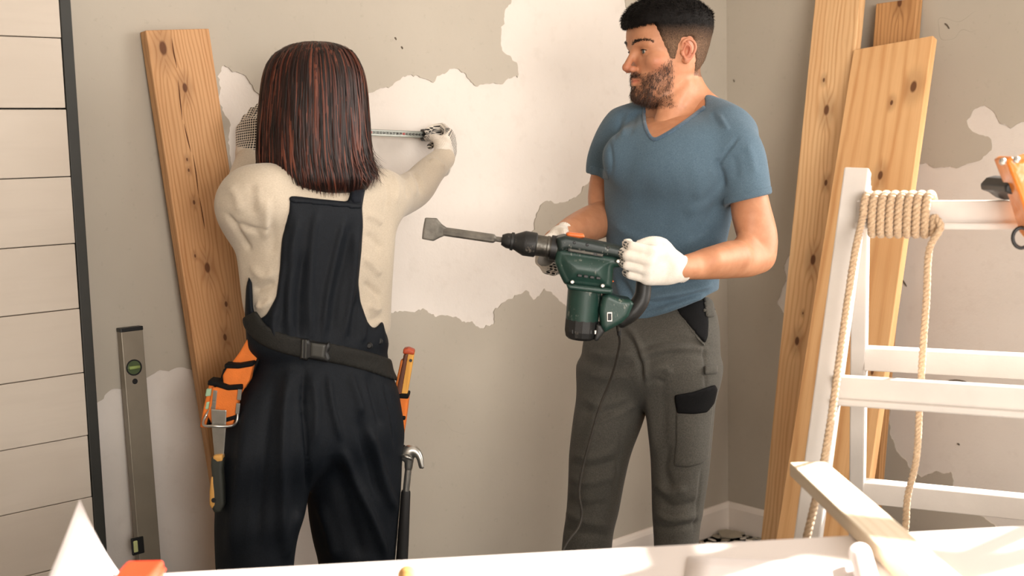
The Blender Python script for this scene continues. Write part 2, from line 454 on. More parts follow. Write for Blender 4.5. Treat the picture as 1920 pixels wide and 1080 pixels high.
def wood(name, base, dark, knots=(), ring=52.0, seed=0.0, rough=0.62, xo=0.0):
    """planed softwood; plank runs along local Z, face across local X"""
    t = NT(name); co = t.co(); sx = t.n('ShaderNodeSeparateXYZ'); t.t.links.new(co, sx.inputs[0]); x, y, z = sx.outputs
    wob = t.noise(1.0, 4, 0.55, co=t.co((5, 3, 0.9), (seed, seed * 2, seed)))
    ph = t.math('ADD', t.math('ADD', x, xo), t.math('MULTIPLY', t.math('SUBTRACT', wob, 0.5), 0.11))
    ph = t.math('ADD', ph, t.math('MULTIPLY', y, 0.6)); dk = None
    for kx, kz, kr in knots:
        dv = t.n('ShaderNodeVectorMath', operation='SUBTRACT'); t.t.links.new(co, dv.inputs[0]); dv.inputs[1].default_value = (kx, 0, kz)
        sv = t.n('ShaderNodeVectorMath', operation='MULTIPLY'); t.t.links.new(dv.outputs[0], sv.inputs[0]); sv.inputs[1].default_value = (1, 0.0, 0.55)
        ln = t.n('ShaderNodeVectorMath', operation='LENGTH'); t.t.links.new(sv.outputs[0], ln.inputs[0]); L = ln.outputs['Value']
        g = t.rng(L, 0.0, kr * 5.0, 1, 0, smooth=True)
        sg = t.math('SIGN', t.math('SUBTRACT', x, kx - 0.0001))
        ph = t.math('ADD', ph, t.math('MULTIPLY', t.math('MULTIPLY', g, g), t.math('MULTIPLY', sg, kr * 1.6)))
        core = t.math('ADD', t.rng(L, kr * 0.35, kr * 0.95, 0.9, 0.0, smooth=True), t.rng(L, kr, kr * 3.5, 0.28, 0.0, smooth=True))
        dk = core if dk is None else t.math('MAXIMUM', dk, core)
    s = t.math('SINE', t.math('MULTIPLY', ph, ring * 6.2832)); s = t.rng(s, -1, 1)
    fine = t.noise(1.0, 4, 0.6, co=t.co((330, 330, 5), (seed, 0, 0)))
    blot = t.noise(1.0, 3, 0.5, co=t.co((9, 9, 1.6), (seed + 4, 1, 0)))
    mixv = t.math('ADD', t.math('MULTIPLY', t.math('POWER', s, 2.6), t.rng(t.noise(1.0, 2, co=t.co((40, 40, 1.2), (seed, 3, 1))), 0.3, 0.7, 0.25, 0.7)), t.math('MULTIPLY', t.rng(fine, 0.35, 0.75), 0.22))
    c = t.mix(mixv, lin(base), lin(dark))
    c = t.mix(t.rng(blot, 0.45, 0.75, 0, 0.38), c, lin([v * f for v, f in zip(dark, (1.04, 0.98, 0.9))]))
    if dk is not None: c = t.mix(t.math('MINIMUM', dk, 0.92), c, lin((88, 48, 24)))
    t.col(c); t.set(rough, spec=0.3); t.bump(mixv, 0.0008, 0.5); return t.m
M_PLAST, M_PAINT = wall_plaster(), wall_paint()
M_BASEB = simple('baseboard_white', (232, 222, 212), 0.5, var=0.03, sc=6)
M_WHITE = simple('white_painted_wood', (208, 201, 194), 0.45, var=0.05, sc=9, bump=0.0006, bsc=60)
M_PAPER = simple('paper_white', (240, 232, 230), 0.75, var=0.02, sc=4)
M_DARKTRIM = simple('dark_steel', (44, 44, 40), 0.55, var=0.15, sc=12)
M_BLACK = simple('black_plastic', (24, 24, 24), 0.45, var=0.2)
M_BLACKWEB = simple('black_webbing', (17, 17, 17), 0.8, var=0.25, sc=300, bump=0.001, bsc=500, spec=0.2)
M_GUN = simple('gunmetal', (96, 93, 87), 0.42, 0.85, var=0.35, sc=60, bump=0.0006, bsc=120)
M_STEEL = simple('steel', (190, 188, 182), 0.3, 0.9, var=0.1, sc=40)
M_CHISEL = simple('worn_steel', (116, 112, 104), 0.55, 0.5, var=0.3, sc=45, bump=0.0008, bsc=90)
M_ALU = simple('brushed_aluminium', (150, 140, 124), 0.42, 0.35, var=0.05, sc=20)
M_ORANGE = simple('orange_fabric', (233, 124, 46), 0.75, var=0.10, sc=25, bump=0.0008, bsc=400)
M_ORANGEP = simple('orange_plastic', (224, 112, 48), 0.4, var=0.05)
M_RED = simple('red_plastic', (214, 58, 24), 0.4, var=0.05)

# ================================================================== the room shell
CORN = Pz(1365, 991, 0.0)
ang = math.radians(41.5)
BD = np.array([math.cos(ang), math.sin(ang), 0]); BN = np.array([math.sin(ang), -math.cos(ang), 0])     # back wall: towards the corner, into the room
RD = np.array([math.sin(ang), -math.cos(ang), 0]); RN = np.array([-math.cos(ang), -math.sin(ang), 0])   # right wall: away from the corner, into the room
ZV = np.array([0, 0, 1.0])
def on_back(px, py, off=0.0):
    d = ray(px, py); t = ((CORN + BN * off - cam_o) @ BN) / (d @ BN); return cam_o + d * t
def on_right(px, py, off=0.0):
    d = ray(px, py); t = ((CORN + RN * off - cam_o) @ RN) / (d @ RN); return cam_o + d * t
CEIL = 2.75
def slab_mesh(name, rects, o, U, N, thick, mat):
    """wall made of rectangles (u0,u1,z0,z1) on plane o + U*u + Z*z, thickness behind"""
    bm = bmesh.new()
    for u0, u1, z0, z1 in rects:
        a = o + U * ((u0 + u1) / 2) + ZV * z0 - N * thick / 2; b = a + ZV * (z1 - z0)
        box_bm(a, b, u1 - u0, thick, U, bm)
    return bmesh_obj(name, bm, mat)
wall_back = tag(slab_mesh('wall_back', [(-0.1, 4.6, 0, CEIL)], CORN, -BD, BN, 0.1, M_PLAST), 'bare white plaster wall under peeling grey paint', kind='structure')
tag(slab_mesh('wall_left', [(-0.1, 3.4, 0, CEIL)], CORN - BD * 3.55, BN, BD, 0.1, M_PAINT), 'unseen side wall added beyond the board partition to shade the left', kind='structure')  # out-of-view wall added to keep light off the left side
WU0, WU1, WZ0, WZ1 = 1.22, 3.45, 0.85, 2.45
wall_right = tag(slab_mesh('wall_right', [(0, WU0, 0, CEIL), (WU1, 4.6, 0, CEIL), (WU0, WU1, 0, WZ0), (WU0, WU1, WZ1, CEIL)], CORN, RD, RN, 0.1, M_PLAST),
                 'plaster side wall with peeling grey paint behind the ladder', kind='structure')
wl.location = Vector(CORN + RD * (WU0 + WU1) / 2 + ZV * (WZ0 + WZ1) / 2 - RN * 0.14)
wl.rotation_euler = Vector(-RN).to_track_quat('Z', 'Y').to_euler()
M_FLOOR = simple('dusty_floor', (222, 212, 202), 0.8, var=0.12, sc=5, bump=0.002, bsc=40)
bm = bmesh.new(); f = [bm.verts.new(p) for p in ((-6, -4, 0), (7, -4, 0), (7, 7, 0), (-6, 7, 0))]; bm.faces.new(f)
bmesh.ops.solidify(bm, geom=bm.faces[:], thickness=0.05)
floor = tag(bmesh_obj('floor', bm, M_FLOOR), 'dusty pale floor', kind='structure')
if floor.dimensions.z > 0:
    zs = [v.co.z for v in floor.data.vertices]
    if max(zs) > 0.001:
        for v in floor.data.vertices: v.co.z -= max(zs)
M_CEIL = simple('ceiling_white', (232, 226, 218), 0.85, var=0.03)
bm = bmesh.new(); c0 = CORN - BD * 4.6 - BN * 0.1; c1 = CORN + BD * 0.1 - BN * 0.1
pts = [c0, c1, c1 + BN * 4.6, c0 + BN * 4.6]
lowr = [bm.verts.new((p[0], p[1], CEIL)) for p in pts]; upr = [bm.verts.new((p[0], p[1], CEIL + 0.1)) for p in pts]
bm.faces.new(lowr); bm.faces.new(upr[::-1])
for i in range(4): bm.faces.new((lowr[i], lowr[(i + 1) % 4], upr[(i + 1) % 4], upr[i]))
tag(bmesh_obj('ceiling', bm, M_CEIL), 'plain white ceiling', kind='structure')
# window in the right wall (the light comes through it)
win = thing('window_1', 'white framed window in the side wall', None, tuple(CORN + RD * WU0 + ZV * WZ0), kind='structure')
for nm, a, b in (('frame', (WU0, WZ0 + .02), (WU1, WZ0 + .02)), ('frame', (WU0, WZ1 - .02), (WU1, WZ1 - .02)), ('frame', (WU0 + .02, WZ0), (WU0 + .02, WZ1)), ('frame', (WU1 - .02, WZ0), (WU1 - .02, WZ1))):
    beam(nm, CORN + RD * a[0] + ZV * a[1] - RN * .05, CORN + RD * b[0] + ZV * b[1] - RN * .05, .05, .05, RN, M_WHITE, win)

# paint layer with torn edges: a thin sheet in front of the plaster, real holes where it came off
def rag(poly, to_uv, amp, seed, step=0.006):
    q = np.array([to_uv(*p) for p in poly]); out = []; r = np.random.default_rng(seed)
    for i in range(len(q)):
        a, b = q[i], q[(i + 1) % len(q)]; n = max(1, int(np.linalg.norm(b - a) / step))
        for j in range(n): out.append(a + (b - a) * j / n)
    out = np.array(out); m = len(out)
    out = 0.6 * out + 0.2 * (np.roll(out, 1, 0) + np.roll(out, -1, 0))
    p3 = np.column_stack([out, np.full(m, seed * 1.7)])
    # scalloped edge: rounded bays with sharp points between them, like flaked paint
    nn = np.abs(vnoise(p3, 20)) * 1.7 - 0.5 + 0.5 * np.abs(vnoise(p3, 70, 3.1)) + 0.10 * r.normal(size=m)
    tn = np.roll(out, -1, 0) - np.roll(out, 1, 0); tn /= np.linalg.norm(tn, axis=1)[:, None] + 1e-9
    area = 0.5 * np.sum(out[:, 0] * np.roll(out[:, 1], -1) - out[:, 1] * np.roll(out[:, 0], -1)); sg = 1 if area > 0 else -1
    return out + np.column_stack([tn[:, 1], -tn[:, 0]]) * (nn * amp * sg)[:, None]
def paint_sheet(name, o, U, N, rect, holes, parent, thick=0.0026):
    cu = bpy.data.curves.new(name, 'CURVE'); cu.dimensions = '2D'; cu.fill_mode = 'BOTH'; cu.extrude = thick / 2
    u0, u1, z0, z1 = rect
    for lp in [np.array([(u0, z0), (u1, z0), (u1, z1), (u0, z1)])] + holes:
        sp = cu.splines.new('POLY'); sp.points.add(len(lp) - 1); sp.use_cyclic_u = True
        for k, p in enumerate(lp): sp.points[k].co = (p[0], p[1], 0, 1)
    tmp = bpy.data.objects.new(name, cu); COL.objects.link(tmp)
    dg = bpy.context.evaluated_depsgraph_get(); me = bpy.data.meshes.new_from_object(tmp.evaluated_get(dg))
    bpy.data.objects.remove(tmp); bpy.data.curves.remove(cu)
    c = np.empty(len(me.vertices) * 3, np.float32); me.vertices.foreach_get('co', c); c = c.reshape(-1, 3)
    wv = o + c[:, :1] * U + c[:, 1:2] * ZV + (c[:, 2:3] + thick / 2 + 0.0002) * N
    me.vertices.foreach_set('co', wv.astype(np.float32).ravel()); me.update(); me.name = name
    ob = link(name, me, M_PAINT); child(ob, parent); return ob
def uv_back(px, py):
    p = on_back(px, py) - CORN; return (p @ -BD, max(0.115, p[2]))
def uv_right(px, py):
    p = on_right(px, py) - CORN; return (p @ RD, max(0.115, p[2]))
main_hole = [(412, 128), (424, 122), (440, 138), (468, 150), (488, 186), (520, 200), (600, 205), (660, 195), (689, 176), (712, 164), (735, 160), (748, 147), (775, 142), (798, 150), (812, 155),
             (822, 140), (842, 131), (868, 140), (888, 160), (925, 158), (972, 148), (968, 118), (944, 98), (937, 72), (944, 40), (958, 0), (962, -140), (1160, -150), (1168, -20), (1174, 18), (1192, 60), (1210, 120), (1200, 172), (1178, 196), (1190, 230),
             (1150, 262), (1106, 298), (1108, 325), (1096, 348), (1066, 378), (1044, 382), (1022, 376), (1004, 402), (1002, 424), (994, 434), (1010, 455), (1062, 462), (1120, 470), (1150, 520), (1130, 575), (1085, 590), (1062, 576), (1040, 556),
             (1018, 538), (1012, 548), (1000, 558), (992, 545), (966, 548), (948, 565), (927, 582), (924, 606), (906, 617), (884, 604), (866, 600), (835, 590), (800, 580), (770, 585), (752, 578), (722, 592), (690, 590), (600, 560), (520, 470), (470, 400),
             (452, 350), (432, 300), (426, 262), (430, 240), (420, 200), (412, 170)]
low_hole = [(180, 758), (196, 742), (220, 733), (250, 728), (276, 712), (300, 697), (335, 689), (362, 700), (382, 716), (394, 770), (398, 830), (440, 850), (560, 890), (640, 930), (652, 1010), (640, 1300), (150, 1300), (150, 900)]
left_strip = [(146, 30), (138, 22), (136, 60), (144, 72), (150, 50)]
holes_b = [rag(main_hole, uv_back, 0.010, 1), rag(low_hole, uv_back, 0.006, 2)]
paint_sheet('paint_layer', CORN, -BD, BN, (0.0, 4.55, 0.10, CEIL), holes_b, wall_back)
r1 = [(1506, 462), (1486, 474), (1472, 498), (1476, 520), (1466, 546), (1457, 566), (1468, 586), (1484, 600), (1530, 606), (1550, 470)]
r2 = [(1690, 330), (1712, 312), (1740, 306), (1752, 314), (1790, 315), (1818, 311), (1842, 298), (1860, 282), (1858, 262), (1838, 248), (1822, 240), (1813, 226), (1826, 205), (1850, 204), (1868, 214), (1876, 236), (1900, 240), (1925, 230), (2010, 236),
      (2020, 1060), (1880, 1000), (1856, 978), (1812, 950), (1789, 917), (1786, 882), (1742, 885), (1728, 894), (1708, 878), (1688, 846), (1671, 818), (1668, 790), (1674, 764), (1640, 742), (1602, 650), (1625, 500), (1660, 360)]
paint_sheet('paint_layer', CORN, RD, RN, (0.0, WU0, 0.10, CEIL), [rag(r1, uv_right, 0.006, 4), rag(r2, uv_right, 0.008, 5)], wall_right)
# baseboards
def baseboard(name, u, U, N, L, lab):
    prof = [(0, 0), (0.014, 0), (0.014, 0.082), (0.010, 0.092), (0.006, 0.098), (0, 0.100)]
    vs, fs = [], []
    for t in (u, L):
        for n, z in prof: vs.append(CORN + U * t + N * (n + 0.0002) + ZV * z)
    k = len(prof)
    for i in range(k): fs.append((i, (i + 1) % k, k + (i + 1) % k, k + i))
    fs += [tuple(range(k)), tuple(range(2 * k - 1, k - 1, -1))]
    return tag(link(name, npmesh(name, vs, fs, False), M_BASEB), lab, kind='structure')
baseboard('baseboard_back', 0.0, -BD, BN, 4.5, 'white skirting board under the peeling wall')
baseboard('baseboard_right', 0.014, RD, RN, 4.5, 'white skirting board under the side wall')
# small chips of wall surface: nail holes, gouges on the right wall
M_GOUGE = simple('dark_gouge', (92, 82, 70), 0.9)
for k, (x0, y0, x1, y1, side) in enumerate([(1771, 44, 1780, 54, 1), (1678, 508, 1700, 537, 1), (1668, 712, 1690, 714, 1), (1778, 714, 1812, 716, 1), (1375, 150, 1377, 154, 1), (740, 72, 743, 75, 0), (752, 89, 755, 92, 0), (1795, 833, 1799, 835, 1)]):
    fn, pr, N = (on_right, wall_right, RN) if side else (on_back, wall_back, BN)
    a, b = fn(x0, y0, 0.003), fn(x1, y1, 0.003); md = (a + b) / 2 + ZV * 0.003
    tube('gouge', catmull([a, md, b], 4), [0.001] + [0.0022] * 7 + [0.001], M_GOUGE, pr, 6)

# ------------------------------------------------------------------ plank wall on the left with its dark corner post
POFF = 0.10
def on_pan(px, py): return on_back(px, py, POFF)
ue = (on_pan(137, 400) - CORN) @ -BD
def whitewash(seed):
    t = NT('whitewashed_board'); g = t.noise(1, 4, 0.6, co=t.co((3, 3, 40), (seed, 0, seed)))
    c = t.ramp(t.noise(2.0, 3, co=t.co((1, 1, 2), (seed, seed, 0))), [(0.3, lin((196, 184, 170))), (0.7, lin((208, 197, 184)))])
    c = t.mix(t.rng(g, 0.5, 0.8, 0, 0.35), c, lin((188, 176, 163))); t.col(c); t.set(0.6, spec=0.3); t.bump(g, 0.0008, 0.4); return t.m
MW = [whitewash(s * 3.1) for s in range(3)]
bm = bmesh.new()
wall_left = tag(slab_mesh('wall_partition', [(ue + 0.012, 3.54, 0, CEIL)], CORN + BN * (POFF - 0.024), -BD, BN, POFF - 0.026, M_DARKTRIM), 'partition clad in whitewashed horizontal boards', kind='structure')
zz = [on_pan(132, y)[2] for y in (72, 203, 331, 457, 580, 702, 822, 940)]
stepz = np.mean(np.diff(zz)); zz = [zz[0] - 2 * stepz, zz[0] - stepz] + zz
while zz[-1] + stepz > -0.02: zz.append(zz[-1] + stepz)
zz = sorted([z for z in zz]); zz[0] = max(zz[0], 0.002)
for i in range(len(zz) - 1):
    z0, z1 = zz[i], zz[i + 1]
    if z1 - z0 < 0.03 or z0 > CEIL - 0.1: continue
    gap = 0.0010 if abs(z1 - on_pan(132, 203)[2]) > 0.02 else 0.0026
    pr = random.uniform(-0.0012, 0.0012)
    a = CORN - BD * ((ue + 3.54) / 2) + ZV * (z0 + 0.0008) + BN * (POFF - 0.011 + pr); b = a + ZV * (min(z1, CEIL - 0.003) - z0 - gap - 0.0008)
    beam('plank', a, b, 3.54 - ue + random.uniform(-0.002, 0.001), 0.022, BD, MW[i % 3], wall_left, bevel=0.0012)
a = CORN - BD * (ue - 0.0125) + BN * (POFF - 0.03)
tag(beam('trim_1', a, a + ZV * (CEIL - 0.002), 0.023, 0.064, BD, M_DARKTRIM, bevel=0.002), 'dark steel corner post at the end of the board partition', kind='structure')

# ------------------------------------------------------------------ leaning timber
M_GOUGE0 = simple('wood_crack', (96, 54, 28), 0.9)
def plank(top, bot, width, thick, wdir, mat, label, skew=0.0, cracks=()):
    top, bot = np.array(top, float), np.array(bot, float)
    L = np.linalg.norm(top - bot); Zx = nrm(top - bot); X = np.array(wdir, float); X = nrm(X - Zx * (X @ Zx)); Yx = np.cross(Zx, X)
    bm = box_bm((0, 0, 0), (0, 0, L), width, thick, (1, 0, 0))
    for v in bm.verts:
        if v.co.z > L / 2: v.co.z += skew * v.co.x
    o = bmesh_obj('timber_plank', bm, mat, bevel=0.0025)
    Mx = Matrix.Identity(4)
    for i in range(3): Mx[i][0], Mx[i][1], Mx[i][2], Mx[i][3] = X[i], Yx[i], Zx[i], bot[i]
    o.matrix_world = Mx; N = np.cross(Zx, X); N = N if N @ (cam_o - bot) > 0 else -N
    for line in cracks:      # drying cracks, sunk into the face
        pts = []
        for px, py in line:
            d = ray(px, py); t = ((bot + N * (thick / 2) - cam_o) @ N) / (d @ N); pts.append(cam_o + d * t - N * 0.0003)
        pp = catmull(pts, 6); r = 0.0013 * np.sin(np.linspace(0.15, 3.0, len(pp))) + 0.0002
        c = tube('crack', pp, r, M_GOUGE0, None, 6); c.parent = o; c.matrix_parent_inverse = Mx.inverted()
    return tag(o, label, 'plank', 'timber planks leaning on the walls')
def knots_from(top, bot, wdir, pix, off):
    """knot places given as pixels, turned into plank coordinates"""
    top, bot = np.array(top, float), np.array(bot, float); Zx = nrm(top - bot); X = np.array(wdir, float); X = nrm(X - Zx * (X @ Zx)); N = np.cross(Zx, X); out = []
    for px, py, r in pix:
        d = ray(px, py); t = ((bot - cam_o) @ N) / (d @ N); q = cam_o + d * t - bot; out.append((float(q @ X), float(q @ Zx), r))
    return out
tp = on_back(328, 57, 0.022); bt = Pz(523, 1350, 0.001)
tpw = 0.152
plank(tp, bt, tpw, 0.03, BD, wood('pine_left', (208, 162, 116), (168, 116, 72), knots_from(tp, bt, BD, [(300, 92, .012), (341, 166, .008), (348, 320, .003), (360, 480, .003), (383, 502, .009), (358, 380, .004), (418, 570, .005), (416, 632, .006), (345, 300, .003)], 0), ring=120, seed=1.3),
      'knotty pine plank leaning on the wall behind the woman, cracked along its middle',
      cracks=[[(322, 72), (326, 100), (332, 128)], [(334, 150), (338, 190), (342, 225)], [(345, 232), (352, 262), (358, 285)], [(362, 290), (368, 330), (372, 365)], [(374, 370), (380, 405), (384, 430)]])
tp = on_right(1590, -150, 0.022); bt = Pz(1463, 1120, 0.001)
plank(tp, bt, 0.155, 0.03, RD, wood('pine_tall', (232, 192, 144), (200, 148, 98), knots_from(tp, bt, RD, [(1550, 152, .005), (1555, 208, .012), (1554, 344, .007), (1530, 488, .012), (1500, 640, .010), (1511, 588, .003)], 0), ring=70, seed=5.2),
      'tall pine plank leaning in the room corner, running up beyond the other planks')
tp = on_right(1677, 84, 0.105); bt = Pz(1500, 1262, 0.001)
plank(tp, bt, 0.245, 0.026, RD, wood('pine_wide', (228, 182, 130), (198, 142, 90), knots_from(tp, bt, RD, [(1717, 166, .013), (1676, 196, .006), (1655, 332, .010), (1640, 700, .006)], 0), ring=26, seed=9.7),
      'wide pine board standing behind the ladder')
tp = on_right(1686, 3, 0.020); bt = Pz(1600, 1095, 0.001)
plank(tp, bt, 0.132, 0.03, RD, wood('pine_short', (198, 150, 100), (142, 96, 56), knots_from(tp, bt, RD, [(1692, 6, .010)], 0), ring=80, seed=14.2),
      'darker pine offcut leaning on the wall, peeking over the wide board', skew=0.05)

# ------------------------------------------------------------------ spirit level
tp = on_back(243, 613, 0.0165); bt = Pz(306, 1400, 0.002)
Zx = nrm(tp - bt); Xx = nrm(BD - Zx * (BD @ Zx)); Nx = np.cross(Xx, Zx)
lev = thing('spirit_level', 'long aluminium spirit level leaning upright on the wall beside the board partition', 'spirit level', tuple(bt))
LW, LT = 0.050, 0.022
beam('body', bt, tp - Zx * 0.008, LW, LT, Xx, M_ALU, lev, 0.0015)
beam('end_cap', tp - Zx * 0.009, tp, LW + 0.002, LT + 0.002, Xx, M_BLACK, lev, 0.0015)
def lev_at(px, py):
    d = ray(px, py); o0 = bt + Nx * (LT / 2); t = ((o0 - cam_o) @ Nx) / (d @ Nx); return cam_o + d * t
c = lev_at(251, 689)
vg = NT('vial_glass'); vg.col(lin((86, 98, 70))); vg.set(0.08, coat=0.6)
vr = lathe('vial_ring', c - Nx * 0.001, c + Nx, [(0, 0.018), (0.003, 0.018), (0.003, 0.0155), (0.0015, 0.0155)], M_BLACK, lev, 28)
lathe('vial', c - Nx * 0.001, c + Nx, [(0, 0.0155), (0.0022, 0.015)], vg.m, lev, 28)
tube('vial_tube', [c + Nx * .003 - Xx * .012, c + Nx * .003 + Xx * .012], 0.004, simple('vial_liquid', (150, 170, 100), 0.1), lev)
lathe('hanging_hole', lev_at(253, 715) - Nx * 0.001, lev_at(253, 715) + Nx, [(0, 0.0062), (0.0016, 0.0062), (0.0016, 0.0045), (0.0012, 0.0045)], M_BLACK, lev, 20)
c = lev_at(263, 1022)
beam('vial_housing', c - Zx * 0.019 - Xx * .006, c + Zx * 0.019 - Xx * .006, 0.028, 0.006, Xx, M_BLACK, lev, 0.002)
beam('vial', c - Zx * 0.013 - Xx * .012 + Nx * .002, c + Zx * 0.013 - Xx * .012 + Nx * .002, 0.010, 0.006, Xx, simple('vial_yellow', (206, 212, 150), 0.2), lev, 0.002)

# ------------------------------------------------------------------ step ladder
T0 = P(1607, 330, 2.25)
A_R = nrm([0.90, -0.44, 0]); A_S = nrm([-0.44, -0.90, 0])
lad = thing('step_ladder', 'white painted wooden step ladder with stained rungs', 'ladder', (float(T0[0]), float(T0[1]), 0))
LWID = 0.62
NB = T0 + A_S * 0.46 - A_R * 0.075; NB[2] = 0.0
FB = T0 - A_S * 0.46 - A_R * 0.075; FB[2] = 0.0
T0f = T0 - A_S * 0.045
topz = T0[2]
def leg_at(base, top, z): return top + (base - top) * ((topz - z) / topz)
NBr = NB + A_R * (LWID + 0.15); T0r = T0 + A_R * LWID; FBr = FB + A_R * (LWID + 0.15); T0fr = T0f + A_R * LWID
for nm, b, t in (('leg', NB, T0), ('leg', NBr, T0r), ('leg', FB, T0f), ('leg', FBr, T0fr)):
    ext = nrm(t - b) * 0.012
    beam(nm, b, t + ext, 0.045, 0.030, A_S if False else A_R, M_WHITE, lad, 0.003) if b is NB or b is NBr else beam(nm, b, t - ext, 0.030, 0.034, A_R, M_WHITE, lad, 0.003)
def rung(name, z, base, top, baser, topr, h, th, lip, side):
    a = leg_at(base, top, z) + A_S * side + A_R * 0.012; b = leg_at(baser, topr, z) + A_S * side - A_R * 0.012
    o = beam(name, a, b, h, th, ZV, M_WHITE, lad, 0.002)
    if lip: beam('tread', a + A_S * 0.004 - ZV * (h / 2 - 0.006), b + A_S * 0.004 - ZV * (h / 2 - 0.006), 0.012, th + 0.018, ZV, M_WHITE, lad, 0.003)
RZ = [P(1800, 405, 2.1)[2]]
RZ = [RZ[0], RZ[0] - 0.305, RZ[0] - 0.61, RZ[0] - 0.90]
for i, z in enumerate(RZ):
    rung('rung', z, NB, T0, NBr, T0r, 0.050, 0.022, True, 0.012)
    if i: rung('rung', z + 0.002, FB, T0f, FBr, T0fr, 0.046, 0.040, False, -0.004)
for s_ in (0.0, 1.0):   # hinge plates
    c = T0 + A_R * (LWID * s_) - ZV * 0.03 - A_S * 0.02
    beam('hinge', c + A_S * 0.03, c - A_S * 0.03, 0.02, 0.036, ZV, M_STEEL, lad, 0.001)
# rope wound on the top rung, two hanging ends
def rope_geo(path, R, strands=3, pitch=0.026, n=7):
    d = np.concatenate([[0], np.cumsum(np.linalg.norm(np.diff(path, axis=0), axis=1))])
    m = int(d[-1] / 0.0022); s = np.linspace(0, d[-1], m); p = np.column_stack([np.interp(s, d, path[:, i]) for i in range(3)])
    tan = np.gradient(p, axis=0); tan /= np.linalg.norm(tan, axis=1)[:, None]
    u = nrm(np.cross(tan[0], [0.3, 0.5, 0.8])); U = np.zeros_like(p)
    for i in range(m):
        u = u - tan[i] * (u @ tan[i]); u = u / np.linalg.norm(u); U[i] = u
    W = np.cross(tan, U); vs, fs, off = [], [], 0
    for k in range(strands):
        a = s / pitch * 2 * math.pi + k * 2 * math.pi / strands
        q = p + (np.cos(a)[:, None] * U + np.sin(a)[:, None] * W) * R * 0.5
        v, f = tube_geo(q, R * 0.56, n); vs.append(v); fs += [tuple(i + off for i in t) for t in f]; off += len(v)
    return np.vstack(vs), fs
def jute():
    t = NT('jute_rope'); n1 = t.noise(260, 4, 0.7)
    t.col(t.ramp(n1, [(0.3, lin((170, 138, 104))), (0.7, lin((214, 188, 156)))])); t.set(0.9, sheen=0.3); t.bump(n1, 0.0015, 0.8); return t.m
M_ROPE = jute()
rope = thing('rope', 'twisted jute rope wound on the top rung of the ladder with two hanging ends', 'rope', tuple(T0 + A_R * 0.1))
RR = 0.0075
c0 = leg_at(NB, T0, RZ[0]) + A_S * 0.012 + A_R * 0.028; path = []
turns = 8
for i in range(turns * 24 + 1):
    a = i / 24 * 2 * math.pi; e = 4.0
    ca, sa = math.cos(a), math.sin(a)
    path.append(c0 + A_R * (i / 24 * 0.0152) + A_S * (np.sign(ca) * abs(ca) ** 0.7 * 0.032) + ZV * (np.sign(sa) * abs(sa) ** 0.7 * 0.036))
v, f = rope_geo(np.array(path), RR); child(link('wound_coil', npmesh('wound_coil', v, f), M_ROPE), rope)
st = path[0]; Yl = st[1] - 0.03
tail = catmull([st, P(1604, 470, Yl - 0.02), P(1590, 560, Yl - 0.045), P(1573, 680, Yl - 0.085), P(1556, 800, Yl - 0.125), P(1538, 900, Yl - 0.16), P(1512, 1010, Yl - 0.20), P(1498, 1080, Yl - .225)], 10)
v, f = rope_geo(tail, RR * 0.9); child(link('hanging_end', npmesh('hanging_end', v, f), M_ROPE), rope)
en = path[-1] + A_R * 0.012; Ye = en[1]
tail = catmull([path[-1], en - ZV * 0.02 + A_S * 0.01, P(1742, 470, Ye), P(1737, 560, Ye + .01), P(1730, 660, Ye + .02), P(1724, 760, Ye + .03), P(1718, 860, Ye + .04), P(1702, 930, Ye + .05), P(1698, 985, Ye + .05), P(1690, 1040, Ye + .05)], 10)
v, f = rope_geo(tail, RR * 0.85); child(link('hanging_end', npmesh('hanging_end', v, f), M_ROPE), rope)

# ------------------------------------------------------------------ orange tool pouch hung on the ladder
rl_ = [leg_at(NB, T0, RZ[0]) + A_R * s_ for s_ in np.linspace(0, LWID, 60)]; Yp = min(rl_, key=lambda p: abs(proj(p)[0][0] - 1965))[1] - 0.076
lsh = NT('orange_vinyl'); lsh.col(lsh.ramp(lsh.noise(12, 3), [(0.3, lin((214, 118, 36))), (0.7, lin((232, 138, 50)))])); lsh.set(0.28, coat=0.5); lsh.bump(lsh.noise(18, 3), 0.01, 0.6)
bag = thing('tool_pouch', 'glossy orange tool pouch with black strap hanging on the ladder rung', 'tool pouch', tuple(P(1915, 480, Yp)))
vobj('pouch_body', polyext([(1874, 299), (1884, 292), (1898, 300), (1930, 288), (2000, 292), (2010, 470), (1960, 485), (1922, 436), (1905, 380), (1888, 335)], Yp, 0.03, 0.0025, 0.008), lsh.m, bag)
vobj('clip', polyext([(1860, 347), (1872, 334), (1890, 330), (1905, 352), (1908, 378), (1890, 373), (1875, 362), (1862, 358)], Yp + 0.055, 0.055, 0.002, 0.004), M_BLACK, bag)
ring = [P(1915 + 16 * math.cos(a), 446 + 19 * math.sin(a), Yp) for a in np.linspace(0, 2 * math.pi, 25)]
tube('loop', ring, 0.0032, M_BLACK, bag, 8)
for (x, y) in ((1880, 303), (1906, 300)):
    lathe('rivet', P(x, y, Yp - 0.031), P(x, y, Yp - 0.04), [(0, 0.006), (0.003, 0.005), (0.005, 0.002)], M_STEEL, bag, 16)

